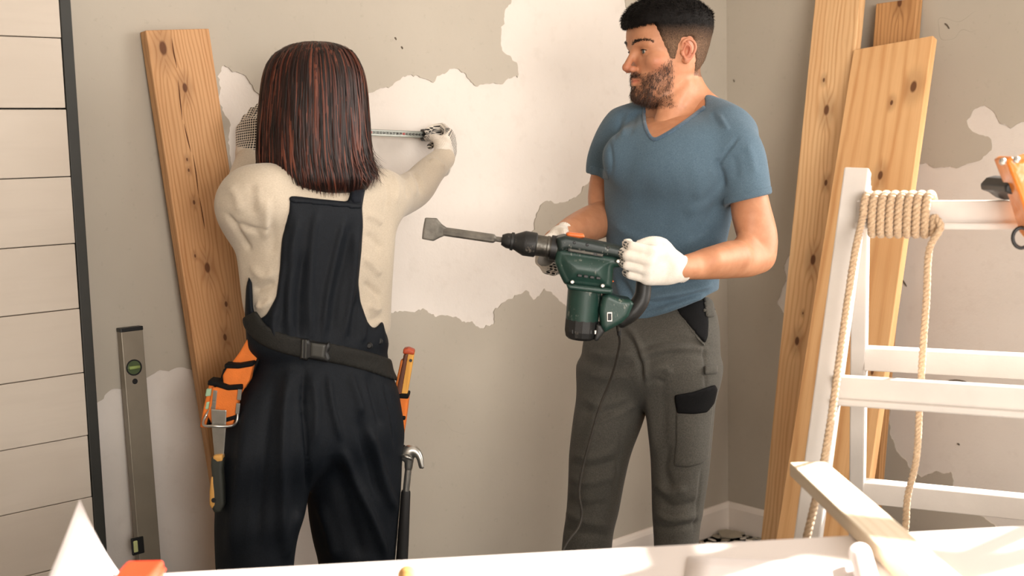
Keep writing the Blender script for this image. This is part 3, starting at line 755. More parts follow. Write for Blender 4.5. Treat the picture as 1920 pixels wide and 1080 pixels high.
# ------------------------------------------------------------------ work table in the foreground and what lies on it
TZ = 0.78
e0, e1 = Pz(400, 1069, TZ), Pz(1920, 985, TZ)
ed = nrm(e1 - e0); en_ = np.array([ed[1], -ed[0], 0])
tb = thing('work_table', 'white work table in front of the ladder', 'table', (float((e0 + e1)[0] / 2), float((e0 + e1)[1] / 2) - 0.4, 0))
A, B = e0 - ed * 0.35, e1 + ed * 0.5
M_TAB = simple('table_white', (226, 217, 212), 0.5, var=0.02, sc=5)
def panel(name, p, q, depth, z0, z1, mat, parent):
    a = (p + en_ * depth / 2); b = (q + en_ * depth / 2); a = a.copy(); b = b.copy(); a[2] = b[2] = (z0 + z1) / 2
    return beam(name, a, b, depth, z1 - z0, en_, mat, parent, 0.003)
panel('tabletop', A, B, 1.0, TZ - 0.03, TZ, M_TAB, tb)
for u in (0.12, 0.86):
    for d in (0.30, 0.92):
        c = A + (B - A) * u + en_ * d; c[2] = 0
        beam('leg', c, c + ZV * (TZ - 0.03), 0.05, 0.05, ed, M_TAB, tb, 0.003)
# lath projecting past the table edge
la, lb = P(1512, 882, 1.0), None
la = Pz(1514, 878, TZ + 0.0125); lb = Pz(1742, 1086, TZ + 0.0125); lb = la + (lb - la) * 1.25
M_LATH = wood('cream_lath', (232, 218, 196), (214, 196, 168), ring=60, seed=3)
def flatplank(name, a, b, w, t, mat, label, cat):
    L = np.linalg.norm(b - a); Zx = nrm(b - a); X = nrm(np.cross(Zx, ZV)); Yx = np.cross(Zx, X)
    bm = box_bm((0, 0, 0), (0, 0, L), w, t, (1, 0, 0)); o = bmesh_obj(name, bm, mat, bevel=0.002)
    Mx = Matrix.Identity(4)
    for i in range(3): Mx[i][0], Mx[i][1], Mx[i][2], Mx[i][3] = X[i], Yx[i], Zx[i], a[i]
    o.matrix_world = Mx; return tag(o, label, cat)
flatplank('wooden_lath', la, lb, 0.060, 0.023, M_LATH, 'pale wooden lath lying on the table and sticking out past its edge', 'lath')
# half unrolled drawing
def sheet(name, rows, mat, label, cat, thick=0.0006):
    """thin paper surface from rows of points (grid), given a real thickness"""
    R = np.array(rows); m, n = R.shape[:2]; v = R.reshape(-1, 3)
    F = np.array([(i * n + j, i * n + j + 1, (i + 1) * n + j + 1, (i + 1) * n + j) for i in range(m - 1) for j in range(n - 1)])
    o = link(name, npmesh(name, v, F), mat); md = o.modifiers.new('thickness', 'SOLIDIFY'); md.thickness = thick; md.offset = 1
    return tag(o, label, cat)
def curl_sheet(c, U, V, flat, width, r0, turns, lift=0.0):
    """flat sheet in direction U of length flat, then curled up over itself; V is the width direction"""
    rows = []; prof = []
    for t in np.linspace(0, flat, 8): prof.append((t, 0.0015 + lift * (t / flat) ** 2))
    n = int(40 * turns)
    for i in range(1, n + 1):
        a = i / 40 * 2 * math.pi; r = r0 * (1 - 0.12 * i / 40)
        prof.append((flat + r * math.sin(a), 0.0015 + lift + r0 - r * math.cos(a)))
    for s in np.linspace(0, width, 12):
        rows.append([c + U * p[0] + V * s + ZV * p[1] for p in prof])
    return rows
c = Pz(1290, 1046, TZ); c2 = Pz(1612, 1060, TZ)
Uc = nrm((c2 - c) * [1, 1, 0]); Vc = np.array([-Uc[1], Uc[0], 0]); Lf = np.linalg.norm(c2 - c)
sheet('paper_drawing', curl_sheet(c - Vc * 0.42, Uc, Vc, Lf, 0.42, 0.015, 0.85), M_PAPER, 'large white drawing sheet on the table, its edge curled up beside the lath', 'paper')
Yq = 1.45
c = Pz(330, 1110, TZ); dv = nrm([-1, 0.30, 0])
rows = []
for s in np.linspace(0, 1, 14):
    row = []
    for t in np.linspace(0, 1, 16):
        lift = 0.155 * np.clip((t - 0.42) / 0.58, 0, 1) ** 1.7 * s ** 1.5
        p = c + dv * (0.115 * t + 0.02 * t * s) + np.array([0.05, 1.0, 0]) * (-0.30 + 0.30 * s) + ZV * (0.002 + lift * 0.72)
        row.append(p)
    rows.append(row)
sheet('paper_sheet', rows, M_PAPER, 'white paper sheet with its corner curling up at the end of the table', 'paper')
# red plastic case and wooden handle
c = Pz(276, 1098, TZ) + ZV * 0.0045
rc = thing('red_case', 'small red plastic case on the table near the curled paper corner', 'case', tuple(c))
beam('case_body', c - np.array([0, .10, 0]) + ZV * .0155, c + np.array([0, 0, 0]) + ZV * .0155, 0.048, 0.029, (1, 0, 0), M_RED, rc, 0.004)
beam('lid_lip', c - np.array([0, .102, 0]) + ZV * .0165, c + np.array([0, .002, 0]) + ZV * .0165, 0.051, 0.004, (1, 0, 0), M_RED, rc, 0.0015)
c = Pz(765, 1096, TZ) + ZV * 0.0135
hd = thing('wooden_dowel', 'round wooden tool handle lying on the table with a dark hole in its end', 'tool handle', tuple(c))
M_HW = wood('handle_wood', (206, 160, 96), (168, 118, 62), ring=90, seed=2)
lathe('handle', c, c + np.array([0.02, -0.16, 0.0]), [(0, 0.010), (0.003, 0.0132), (0.02, 0.0135), (0.08, 0.0125), (0.15, 0.0115)], M_HW, hd, 24)
lathe('end_hole', c + np.array([-.0002, .001, 0]), c + np.array([0.02, -0.16, 0.0]), [(0, 0.0062), (0.001, 0.0062)], M_GOUGE, hd, 16)

# ------------------------------------------------------------------ paint flakes and plaster chips on the floor in the corner
M_FLK = [simple('flake_grey', (160, 152, 136), 0.8, var=0.08), simple('flake_white', (226, 218, 208), 0.8, var=0.04), simple('flake_tan', (184, 170, 152), 0.85, var=0.1)]
def flake_mesh(name, r, seed):
    q = np.random.default_rng(seed); n = int(q.integers(5, 8)); a = np.sort(q.uniform(0, 2 * math.pi, n)) if False else np.linspace(0, 2 * math.pi, n, endpoint=False) + q.uniform(-.25, .25, n)
    R = q.uniform(0.55, 1.0, n) * r; th = 0.0035
    vs = [(R[i] * math.cos(a[i]), R[i] * math.sin(a[i]) * 0.8, th * s + q.uniform(-1, 1) * 0.0012) for s in (0, 1) for i in range(n)]
    fs = [tuple(range(n - 1, -1, -1)), tuple(range(n, 2 * n))] + [(i, (i + 1) % n, n + (i + 1) % n, n + i) for i in range(n)]
    return npmesh(name, vs, fs, False)
FM = [flake_mesh('plaster_flake', 0.022, s) for s in range(7)]
for i, m_ in enumerate(FM): m_.materials.append(M_FLK[[0, 1, 2, 1, 0, 2, 1][i]])
q = np.random.default_rng(21); cnt = 0
big = flake_mesh('plaster_flake', 0.062, 40); big.materials.append(M_FLK[0])
o = link('plaster_flake', big); o.location = tuple(Pz(1368, 1003, 0.012)); o.rotation_euler = (0.10, -0.05, 0.5)
tag(o, 'largest grey flake of wall paint lying on the floor right in the room corner', 'paint flake', 'paint flakes in the corner')
spots = []
for i in range(400):
    px, py = q.uniform(1296, 1446), q.uniform(990, 1060)
    p = Pz(px, py, 0.0); d1 = (p - CORN) @ BN; d2 = (p - CORN) @ RN
    if d1 < 0.03 or d2 < 0.03 or min(d1, d2) > 0.24: continue
    if any(np.hypot(p[0] - s[0], p[1] - s[1]) < 0.022 for s in spots): continue
    spots.append(p); k = int(q.integers(0, 7)); sc = q.uniform(0.45, 1.15)
    o = link('plaster_flake', FM[k]); o.location = (p[0], p[1], q.uniform(0.001, 0.006)); o.scale = (sc, sc, 1.0)
    o.rotation_euler = (q.uniform(-.16, .16), q.uniform(-.16, .16), q.uniform(0, 6.28))
    nm = ['grey', 'white', 'tan', 'white', 'grey', 'tan', 'white'][k]
    sz = 'tiny' if sc < 0.62 else ('small' if sc < 0.9 else 'broad')
    wh = 'against the skirting below the back wall' if d1 < 0.09 and d1 < d2 else ('against the skirting below the side wall' if d2 < 0.09 else 'on the open floor of the room corner')
    tag(o, '%s %s flake of paint or plaster %s' % (sz, nm, wh), 'paint flake', 'paint flakes in the corner')
    cnt += 1
    if cnt >= 70: break
# ================================================================== people: shared helpers
def skin_mat():
    t = NT('skin'); at = t.n('ShaderNodeAttribute', attribute_name='tint')
    n1 = t.noise(40, 4, 0.6); base = t.ramp(n1, [(0.3, lin((184, 126, 92))), (0.7, lin((199, 142, 107)))])
    sp = t.n('ShaderNodeSeparateColor'); t.t.links.new(at.outputs['Color'], sp.inputs[0])
    c = t.mix(sp.outputs[0], base, lin((186, 100, 84)))                       # lips, ear, nose flush
    st = t.math('MULTIPLY', sp.outputs[1], t.rng(t.noise(420, 3, 0.7), 0.3, 0.62, 0.35, 1.0))
    c = t.mix(st, c, lin((70, 46, 34)))                                        # stubble and shaved sides
    t.col(c); t.set(0.48, spec=0.4, sss=0.12); t.bump(t.noise(500, 3), 0.0004, 0.5); return t.m
def cloth(name, c1, c2, sc=260, stretch=(1, 1, 1), bump=0.0007, rough=0.85, sheen=0.25, wear=None, spec=0.25):
    t = NT(name); n1 = t.noise(sc, 3, 0.6, co=t.co(stretch)); n2 = t.noise(5, 4, 0.6)
    c = t.mix(t.rng(n1, 0.3, 0.7), lin(c1), lin(c2))
    c = t.mix(t.rng(n2, 0.35, 0.75, 0, 0.25), c, lin([v * 0.86 for v in c1]))
    if wear: c = t.mix(t.rng(t.noise(9, 5, 0.7), 0.60, 0.8, 0, 0.35), c, lin(wear))
    t.col(c); t.set(rough, spec=spec, sheen=sheen); t.bump(n1, bump, 0.6); return t.m
def glove_mat():
    t = NT('knit_glove'); at = t.n('ShaderNodeAttribute', attribute_name='hl'); sp = t.n('ShaderNodeSeparateXYZ'); t.t.links.new(at.outputs['Vector'], sp.inputs[0])
    mk = t.n('ShaderNodeAttribute', attribute_name='dots').outputs['Fac']
    knit = t.math('SINE', t.math('MULTIPLY', sp.outputs[2], 2 * math.pi * 520))
    u = t.math('SUBTRACT', t.math('FRACT', t.math('MULTIPLY', sp.outputs[0], 170)), 0.5); v = t.math('SUBTRACT', t.math('FRACT', t.math('MULTIPLY', sp.outputs[2], 170)), 0.5)
    r = t.math('SQRT', t.math('ADD', t.math('MULTIPLY', u, u), t.math('MULTIPLY', v, v)))
    dot = t.math('MULTIPLY', t.rng(r, 0.34, 0.42, 1, 0), mk)
    base = t.mix(t.rng(t.noise(30, 4), 0.4, 0.7), lin((238, 230, 218)), lin((218, 207, 192)))
    t.col(t.mix(dot, base, lin((22, 21, 24)))); t.set(0.9, sheen=0.3); t.bump(t.math('ADD', t.math('MULTIPLY', knit, 0.5), t.noise(600, 2)), 0.0006, 0.7); return t.m
M_SKIN, M_GLOVE = skin_mat(), glove_mat()
M_HAIRB = simple('black_hair', (24, 19, 17), 0.55, var=0.3, sc=200)
M_BEARD = simple('brown_beard', (66, 44, 32), 0.6, var=0.3, sc=200)

def hand_glove(name, W, d, n, tside, curls, thumb, parent, h=0.002, scale=1.0, cuff=0.055, cuffdir=None, dots=None, spread=0.0, mat=None, cuffr=0.031):
    """five fingered knitted glove: W wrist, d towards the knuckles, n out of the palm, tside roughly towards the thumb"""
    d = nrm(d); n = np.array(n, float); n = nrm(n - d * (n @ d)); t = np.cross(d, n)
    if t @ np.array(tside, float) < 0: t = -t
    W = np.array(W, float); S = scale
    L = lambda a: W + (d * a[0] + n * a[1] + t * a[2]) * S
    allp, segs = [], []
    kn = [(0.088, 0.0, 0.030), (0.092, -0.002, 0.010), (0.088, -0.001, -0.010), (0.080, 0.002, -0.029)]
    ln = [(0.043, 0.026, 0.021), (0.047, 0.029, 0.022), (0.043, 0.027, 0.021), (0.034, 0.020, 0.019)]
    rd = [0.0100, 0.0104, 0.0100, 0.0090]
    for i in range(4):
        p = np.array(kn[i]); a = 0.0; chainp = [L(p)]
        sp = (1.5 - i) * spread
        for j in range(3):
            a += math.radians(curls[i][j]); st = np.array([math.cos(a) * math.cos(sp), math.sin(a), math.sin(sp) * math.cos(a)])
            p = p + st * ln[i][j]; chainp.append(L(p))
        segs.append((chainp, [rd[i] * 1.08 * S, rd[i] * 1.05 * S, rd[i] * S, rd[i] * 0.9 * S])); allp += chainp
    tp = [L(q) for q in thumb]; allp += tp + [W, W - (cuffdir if cuffdir is not None else d) * cuff]
    allp = np.array(allp); V = Vol(allp.min(0) - 0.05, allp.max(0) + 0.05, h)
    for i in range(4):
        a = L((0.004, 0.0, (0.018, 0.006, -0.006, -0.018)[i])); V.cone(a, L(kn[i]), 0.0150 * S, 0.0125 * S, k=0.014, flat=None)
    V.cone(L((0.02, 0.006, -0.022)), L((0.065, 0.006, -0.026)), 0.014 * S, 0.012 * S, k=0.016)
    V.cone(L((0.018, 0.008, 0.016)), L((0.045, 0.010, 0.030)), 0.018 * S, 0.014 * S, k=0.014)
    for ch, r in segs: V.chain(ch, r, k=0.0035, n=1)
    V.chain(tp, [0.0150 * S, 0.0125 * S, 0.0112 * S, 0.0095 * S][:len(tp)], k=0.008, n=3)
    cdv = nrm(cuffdir if cuffdir is not None else d)
    V.cone(W + cdv * 0.008, W - cdv * cuff, cuffr * S * 0.93, cuffr * S * 1.02, k=0.014, flat=(n, 0.80))
    # open ribbed cuff end
    X, Y, Z = V.xyz(); e = (X - W[0]) * cdv[0] + (Y - W[1]) * cdv[1] + (Z - W[2]) * cdv[2]
    V.f = smax(V.f, -(e + cuff), 0.003)
    qn = (X - W[0]) * n[0] + (Y - W[1]) * n[1] + (Z - W[2]) * n[2]; qt = (X - W[0]) * t[0] + (Y - W[1]) * t[1] + (Z - W[2]) * t[2]
    V.f = (V.f + 0.0008 * np.sin(np.arctan2(qn, qt) * 38) * np.clip((0.0 - e) * 60, 0, 1)).astype(np.float32)
    v, F = V.nets(1); me = npmesh(name, v, F)
    q = v - W; hl = np.stack([q @ d, q @ n, q @ t], 1)
    setattr_(me, 'hl', hl); mk = np.zeros(len(v)) if dots is None else dots(hl / S, vnormals(v, F) @ np.stack([d, n, t], 1))
    setattr_(me, 'dots', mk)
    o = link(name, me, mat or M_GLOVE); child(o, parent); return o

PROF = np.array([  # z, front, back, half width
    (-0.014, 0.052, 0.036, 0.012), (-0.004, 0.074, 0.022, 0.026), (0.006, 0.0855, 0.010, 0.038), (0.018, 0.0900, -0.004, 0.047), (0.030, 0.0885, -0.018, 0.0535), (0.044, 0.0900, -0.034, 0.0585),
    (0.056, 0.0905, -0.050, 0.0615), (0.066, 0.0890, -0.064, 0.064), (0.085, 0.0880, -0.080, 0.0675), (0.104, 0.0890, -0.088, 0.070), (0.120, 0.0945, -0.093, 0.0725), (0.130, 0.0970, -0.095, 0.0740), (0.148, 0.0975, -0.096, 0.0765),
    (0.166, 0.0940, -0.093, 0.0760), (0.184, 0.0840, -0.083, 0.0690), (0.200, 0.0650, -0.062, 0.0540), (0.211, 0.0400, -0.038, 0.0350), (0.218, 0.0120, -0.012, 0.0120)])
def head_field(V, O, F, L, U, S=1.0, detail=True, prof=None):
    """human head grown into volume V; O = centre between the ears (local z 0.105)"""
    ctr = O + U * 0.0; sl = V.sl(ctr - 0.15 * S, ctr + 0.15 * S, 0.0); X, Y, Z = V.xyz(sl)
    q = [X - O[0], Y - O[1], Z - O[2]]
    x = (q[0] * F[0] + q[1] * F[1] + q[2] * F[2]) / S; y = (q[0] * L[0] + q[1] * L[1] + q[2] * L[2]) / S; z = (q[0] * U[0] + q[1] * U[1] + q[2] * U[2]) / S + 0.105
    PR = catmull(PROF if prof is None else prof, 5); ztop_ = PR[-1, 0]; f = np.interp(z, PR[:, 0], PR[:, 1]); b = np.interp(z, PR[:, 0], PR[:, 2]); wv = np.interp(z, PR[:, 0], PR[:, 3])
    xm = b + 0.46 * (f - b); fr = x > xm; a = np.where(fr, f - xm, xm - b)
    p = np.where(fr, 2.45, 2.1); u = np.abs((x - xm) / a); vv = np.abs(y / wv)
    g = (u ** p + vv ** p) ** (1 / p) - 1
    d = g * np.minimum(a, wv) * S
    gr = np.gradient(d, V.h); d = d / np.clip(np.sqrt(gr[0] ** 2 + gr[1] ** 2 + gr[2] ** 2), 0.5, 6.0)
    d = smax(smax(d, (-0.014 - z) * S, 0.01), (z - ztop_) * S, 0.004)
    V.put(sl, d.astype(np.float32), 0.012 * S, 'u')
    G = lambda lx, ly, lz: O + (F * lx + L * ly + U * (lz - 0.105)) * S
    if prof is not None: return G
    ax = [F, L, U]; E = lambda c, r, k, op='u', axes=ax: V.ell(G(*c), np.array(r) * S, axes, k * S, op)
    C = lambda a, b, ra, rb, k, op='u': V.cone(G(*a), G(*b), ra * S, rb * S, k * S, op)
    for s in (-1, 1):
        E((0.058, s * 0.050, 0.086), (0.024, 0.017, 0.016), 0.02)                       # cheekbone
        C((0.089, s * 0.010, 0.126), (0.074, s * 0.046, 0.126), 0.0085, 0.006, 0.012)   # brow ridge
        E((0.093, s * 0.031, 0.108), (0.014, 0.018, 0.010), 0.010, 's')                 # eye socket
        E((0.0715, s * 0.032, 0.109), (0.0142, 0.0148, 0.0138), 0.003)                  # lids
        E((0.0868, s * 0.033, 0.1088), (0.0065, 0.0128, 0.0049), 0.0012, 's')           # opening between the lids
    C((0.0885, 0, 0.113), (0.1085, 0, 0.0790), 0.0068, 0.0085, 0.011)                    # nose
    E((0.1100, 0, 0.0750), (0.0090, 0.0086, 0.0078), 0.007)
    for s in (-1, 1):
        E((0.0985, s * 0.0120, 0.0715), (0.0105, 0.0070, 0.0075), 0.005)
        E((0.1040, s * 0.0065, 0.0655), (0.0055, 0.0032, 0.0030), 0.002, 's')
    for s in (-1, 1):
        C((0.0935, s * 0.004, 0.0500), (0.0800, s * 0.0235, 0.0450), 0.0042, 0.0020, 0.005)   # upper lip
        C((0.0930, s * 0.003, 0.0385), (0.0810, s * 0.0200, 0.0425), 0.0046, 0.0022, 0.005)   # lower lip
        C((0.0990, s * 0.000, 0.0446), (0.0815, s * 0.0250, 0.0450), 0.0014, 0.0012, 0.002, 's')
    E((0.085, 0, 0.012), (0.012, 0.016, 0.012), 0.012)                                   # chin
    if detail:
        for s in (-1, 1):   # ears
            tilt = nrm(F * 0.97 - L * s * 0.10 + U * 0.0); yl = L * s; up = nrm(U * 0.97 - F * 0.14); axe = [nrm(np.cross(yl, up)) , nrm(yl + F * -0.45), up]
            E((-0.008, s * 0.0725, 0.1035), (0.0135, 0.0075, 0.0255), 0.006, 'u', axe)
            E((-0.001, s * 0.0830, 0.1035), (0.0090, 0.0080, 0.0140), 0.003, 's', axe)
            rim = [(0.006, 0.070, 0.110), (0.006, 0.076, 0.124), (-0.004, 0.081, 0.1315), (-0.016, 0.0845, 0.127), (-0.0215, 0.0855, 0.114), (-0.018, 0.083, 0.100), (-0.010, 0.079, 0.088), (-0.002, 0.0745, 0.0815), (0.003, 0.070, 0.086)]
            V.chain([G(a, s * b, c) for a, b, c in rim], np.array([.003, .0032, .0034, .0036, .0036, .0034, .0042, .0044, .0030]) * S, k=0.003 * S, n=4)
            V.chain([G(-0.002, s * 0.0785, 0.123), G(-0.011, s * 0.0815, 0.114), G(-0.009, s * 0.079, 0.098), G(-0.002, s * 0.076, 0.092)], np.array([.002, .0028, .0028, .002]) * S, k=0.003 * S, n=3)
            C((0.0075, s * 0.074, 0.104), (0.0065, s * 0.0745, 0.098), 0.0035, 0.0035, 0.003)   # tragus
    return G
def head_local(v, O, F, L, U, S=1.0):
    q = np.asarray(v) - O; return np.stack([(q @ F) / S, (q @ L) / S, (q @ U) / S + 0.105], 1)
def blades(pts, dirs, lens, width, side, bend=None, nseg=2, seed=0):
    """short tapering hairs as one mesh"""
    q = np.random.default_rng(seed); n = len(pts); dirs = dirs / (np.linalg.norm(dirs, axis=1)[:, None] + 1e-9)
    sd = np.cross(dirs, side + q.normal(size=(n, 3)) * 0.6); sd /= np.linalg.norm(sd, axis=1)[:, None] + 1e-9
    wv = np.broadcast_to(np.asarray(width), (n,))[:, None]; V = []
    for i in range(nseg + 1):
        t = i / nseg; c = pts + dirs * (lens * t)[:, None]
        if bend is not None: c = c + bend * (lens * t * t)[:, None]
        wt = wv * (1 - t) ** 0.7
        V += [c - sd * wt, c + sd * wt] if i < nseg else [c]
    m = 2 * nseg + 1; arr = np.stack(V, 1).reshape(-1, 3); b = np.arange(n)[:, None] * m; F = []
    quads = np.vstack([b + np.array([2 * i, 2 * i + 1, 2 * i + 3, 2 * i + 2]) for i in range(nseg - 1)]) if nseg > 1 else np.zeros((0, 4), int)
    tris = b + np.array([2 * nseg - 2, 2 * nseg - 1, 2 * nseg])
    return arr, [tuple(x) for x in quads] + [tuple(x) for x in tris]
def inpoly(x, z, poly):
    return poly2d(np.asarray(x), np.asarray(z), poly) < 0
def offset_part(name, vol, off, poly, mat, parent, ymax=None, smooth=2, thick=None, k=0.003):
    """a sewn-on piece: the garment's own surface pushed out by off inside an outline"""
    o = vol.copy(); o.f = o.f - off; o.f = smax(o.f, o.pmask(poly), k)
    if ymax is not None:
        X, Y, Z = o.xyz(); o.f = smax(o.f, (Y - ymax) + 0 * o.f, 0.004)
    return vobj(name, o, mat, parent, smooth)
def band(line, w):
    """polygon around a polyline in pixels"""
    L = np.array(line, float); t = np.gradient(L, axis=0); t /= np.linalg.norm(t, axis=1)[:, None]; nn = np.column_stack([-t[:, 1], t[:, 0]])
    return [tuple(p) for p in (L + nn * w / 2)] + [tuple(p) for p in (L - nn * w / 2)[::-1]]
def boot(name, ankle, toe_dir, mat, parent, sole):
    a = np.array([ankle[0], ankle[1], 0.0]); d = nrm([toe_dir[0], toe_dir[1], 0]); s = np.array([-d[1], d[0], 0])
    V = Vol(a - [0.25, 0.25, 0.0] - ZV * 0.02, a + [0.25, 0.25, 0.28], 0.006)
    V.cone(a + ZV * 0.07 - d * 0.02, a + ZV * 0.20, 0.050, 0.052, k=0.03); V.cone(a + ZV * 0.052 - d * 0.05, a + ZV * 0.055 + d * 0.06, 0.045, 0.045, k=0.03)
    V.cone(a + ZV * 0.05 + d * 0.05, a + ZV * 0.045 + d * 0.15, 0.045, 0.042, k=0.03)
    X, Y, Z = V.xyz(); V.f = smax(V.f, 0.012 - Z + 0 * V.f, 0.006); bo = vobj(name, V, mat, parent)
    W = Vol(a - [0.25, 0.25, 0.02], a + [0.25, 0.25, 0.06], 0.006)
    W.cone(a - d * 0.05, a + d * 0.15, 0.050, 0.048, k=0.01); X, Y, Z = W.xyz(); W.f = smax(smax(W.f, 0.0 - Z + 0 * W.f, .003), Z - 0.024 + 0 * W.f, .003)
    vobj('sole', W, sole, bo if False else parent)
M_BOOT = simple('work_boot_leather', (74, 58, 44), 0.6, var=0.2); M_SOLE = simple('rubber_sole', (28, 26, 25), 0.8)

# ================================================================== the man
YAWM = math.atan2(-0.6, 0.8)
man = thing('person', 'man in blue v-neck shirt and grey work trousers holding a demolition drill', 'person', (float(P(1215, 640, 2.8)[0]), 2.8, 0.0))
hy = math.radians(69); Fh = nrm([-math.sin(hy), -math.cos(hy), -0.02]); Lh = nrm(np.cross([0, 0, 1], Fh)); Uh = np.cross(Fh, Lh)
OH = P(1254, 101, 2.83); HS = 1.0
tors = [(212, 1196, 1336, 2.83, .56), (236, 1168, 1378, 2.82, .56), (262, 1150, 1392, 2.815, .58), (300, 1143, 1384, 2.81, .62), (340, 1141, 1374, 2.81, .63), (385, 1142, 1365, 2.81, .63), (430, 1143, 1356, 2.81, .63), (480, 1146, 1346, 2.81, .64), (530, 1150, 1339, 2.81, .66), (612, 1152, 1340, 2.81, .68)]
ins = lambda lv, e: [(a, b + e, c - e, Y, q) for a, b, c, Y, q in lv]
# ---- skin: head, neck, upper chest
lo = P(1130, 300, 2.62); hi = P(1405, -40, 3.02)
HV = Vol([lo[0] - .02, 2.62, lo[2] + 0.05], [hi[0], 3.0, hi[2]], 0.002)
HV.slab(ins(tors[:5], 7), YAWM, k=0.02, cap=0.02)
HV.chain([P(1270, 235, 2.84), P(1270, 200, 2.845), P(1268, 165, 2.85), P(1266, 130, 2.85)], [.066, .057, .055, .056], k=0.03)
HV.cone(P(1300, 190, 2.86), P(1368, 232, 2.80), 0.036, 0.034, k=0.05); HV.cone(P(1245, 200, 2.88), P(1175, 232, 2.92), 0.036, 0.03, k=0.05)
HV.cone(P(1250, 175, 2.79), P(1238, 228, 2.765), 0.012, 0.010, k=0.03); HV.cone(P(1284, 160, 2.80), P(1246, 232, 2.755), 0.012, 0.010, k=0.028)
HV.ell(P(1219, 176, 2.79), (.012, .012, .010), None, 0.02)
Gh = head_field(HV, OH, Fh, Lh, Uh, HS)
hv, hF = HV.nets(1)
# ---- shirt
lo = P(1105, 620, 2.62); hi = P(1450, 180, 3.05)
SV = Vol([lo[0] - .02, 2.56, lo[2]], [hi[0] + .02, 3.06, hi[2]], 0.0032)
SV.slab(tors, YAWM, k=0.02, cap=0.03)
SV.cone(P(1318, 205, 2.83), P(1372, 240, 2.75), 0.036, 0.046, k=0.05); SV.cone(P(1220, 212, 2.89), P(1165, 235, 2.91), 0.034, 0.040, k=0.05)
SV.ell(P(1200, 292, 2.755), (.08, .045, .06), None, 0.08); SV.ell(P(1285, 298, 2.70), (.08, .045, .06), None, 0.08)   # chest
SV.f = SV.f - 0.001
sleeveL = SV.copy(); sleeveL.f[:] = 1
SL = SV.copy(); SL.f[:] = 1; SR = SL.copy()
SL.chain([P(1358, 246, 2.74), P(1384, 285, 2.69), P(1396, 330, 2.675), P(1402, 380, 2.67)], [.050, .0555, .0535, .0530], k=0.03)
SR.chain([P(1168, 240, 2.88), P(1148, 265, 2.905), P(1134, 300, 2.925), P(1131, 332, 2.93)], [.044, .0440, .0430, .0425], k=0.025)
SL.mask([(1280, 120), (1520, 120), (1520, 346), (1442, 363), (1400, 373), (1330, 390)], 0.004); SR.mask([(1000, 120), (1230, 120), (1230, 352), (1142, 333), (1128, 329), (1000, 310)], 0.004)
SV.f = smin(smin(SV.f, SL.f, 0.022), SR.f, 0.018)
# cut at the sleeve ends and hem
cut = [(1000, 100), (1560, 100), (1560, 480), (1380, 530), (1338, 548), (1310, 562), (1285, 574), (1250, 587), (1215, 597), (1180, 602), (1140, 606), (1000, 610)]
SV.mask(cut, 0.004)
X, Y, Z = SV.xyz()
neck = [(1213, 186), (1206, 215), (1210, 243), (1224, 263), (1246, 254), (1285, 228), (1322, 199), (1318, 150), (1215, 150)]
nm_ = smax(SV.pmask(neck), Y - 2.88 + 0 * SV.f, 0.004); SVc = SV.copy()
SV.f = smax(SV.f, -nm_, 0.003)
# hollow inside near the collar so that skin shows
# ---- skin: the chest that shows in the neck opening
NP = SVc.copy(); NP.f = NP.f + 0.0035; NP.mask([(1213, 170), (1201, 215), (1205, 246), (1223, 270), (1248, 260), (1290, 232), (1330, 200), (1318, 165)], 0.003)
X, Y, Z = NP.xyz(); NP.f = smax(NP.f, Y - 2.84 + 0 * NP.f, 0.004)
npv, npF = NP.nets(1)
# ---- skin: both arms
LA = [P(1384, 300, 2.69), P(1398, 345, 2.675), P(1410, 400, 2.665), P(1421, 450, 2.66), P(1410, 481, 2.64), P(1370, 487, 2.585), P(1325, 495, 2.52), P(1280, 502, 2.465), P(1262, 503, 2.45)]
LAr = [.036, .0400, .0430, .0425, .0410, .0400, .0325, .0245, .024]
RA = [P(1140, 290, 2.90), P(1132, 330, 2.925), P(1130, 370, 2.935), P(1133, 402, 2.92), P(1108, 416, 2.85), P(1078, 430, 2.77), P(1050, 445, 2.695), P(1040, 452, 2.67)]
RAr = [.022, .031, .036, .038, .039, .0345, .027, .026]
parts_v, parts_F = [hv, npv], [hF, npF]
for pts, rr in ((LA, LAr), (RA, RAr)):
    q = np.array(pts); V = Vol(q.min(0) - 0.07, q.max(0) + 0.07, 0.003); V.chain(q, rr, k=0.01)
    if pts is LA:
        V.cone(P(1404, 405, 2.645), P(1403, 440, 2.63), 0.020, 0.018, k=0.035); V.cone(P(1422, 415, 2.69), P(1430, 460, 2.68), .020, .020, k=.03)
        V.ell(P(1428, 488, 2.665), (.022, .022, .02), None, 0.03); V.cone(P(1385, 478, 2.56), P(1340, 486, 2.50), .022, .018, k=.03)
    else:
        V.cone(P(1140, 420, 2.90), P(1095, 434, 2.80), .022, .02, k=.03)
    a, b = V.nets(2); parts_v.append(a); parts_F.append(b)
off = np.cumsum([0] + [len(a) for a in parts_v]); bv = np.vstack(parts_v); bF = np.vstack([f + o for f, o in zip(parts_F, off)])
hl = head_local(bv, OH, Fh, Lh, Uh, HS); x, y, z = hl.T; ay = np.abs(y); inh = np.arange(len(bv)) < len(hv)
tint = np.zeros((len(bv), 4), np.float32); tint[:, 3] = 1
lips = np.exp(-((ay / 0.022) ** 4)) * np.clip(1 - np.abs(z - 0.0445) / 0.0095, 0, 1) * (x > 0.078) * inh
flush = 0.55 * np.exp(-(((x + 0.008) / 0.02) ** 2 + ((z - 0.105) / 0.028) ** 2)) * (ay > 0.074) + 0.35 * np.exp(-(((x - 0.11) / 0.016) ** 2 + ((z - 0.074) / 0.016) ** 2)) + 0.28 * np.exp(-(((x - 0.06) / 0.02) ** 2 + ((z - 0.078) / 0.02) ** 2))
tint[:, 0] = np.clip(np.maximum(lips * 0.75, flush * inh), 0, 1)
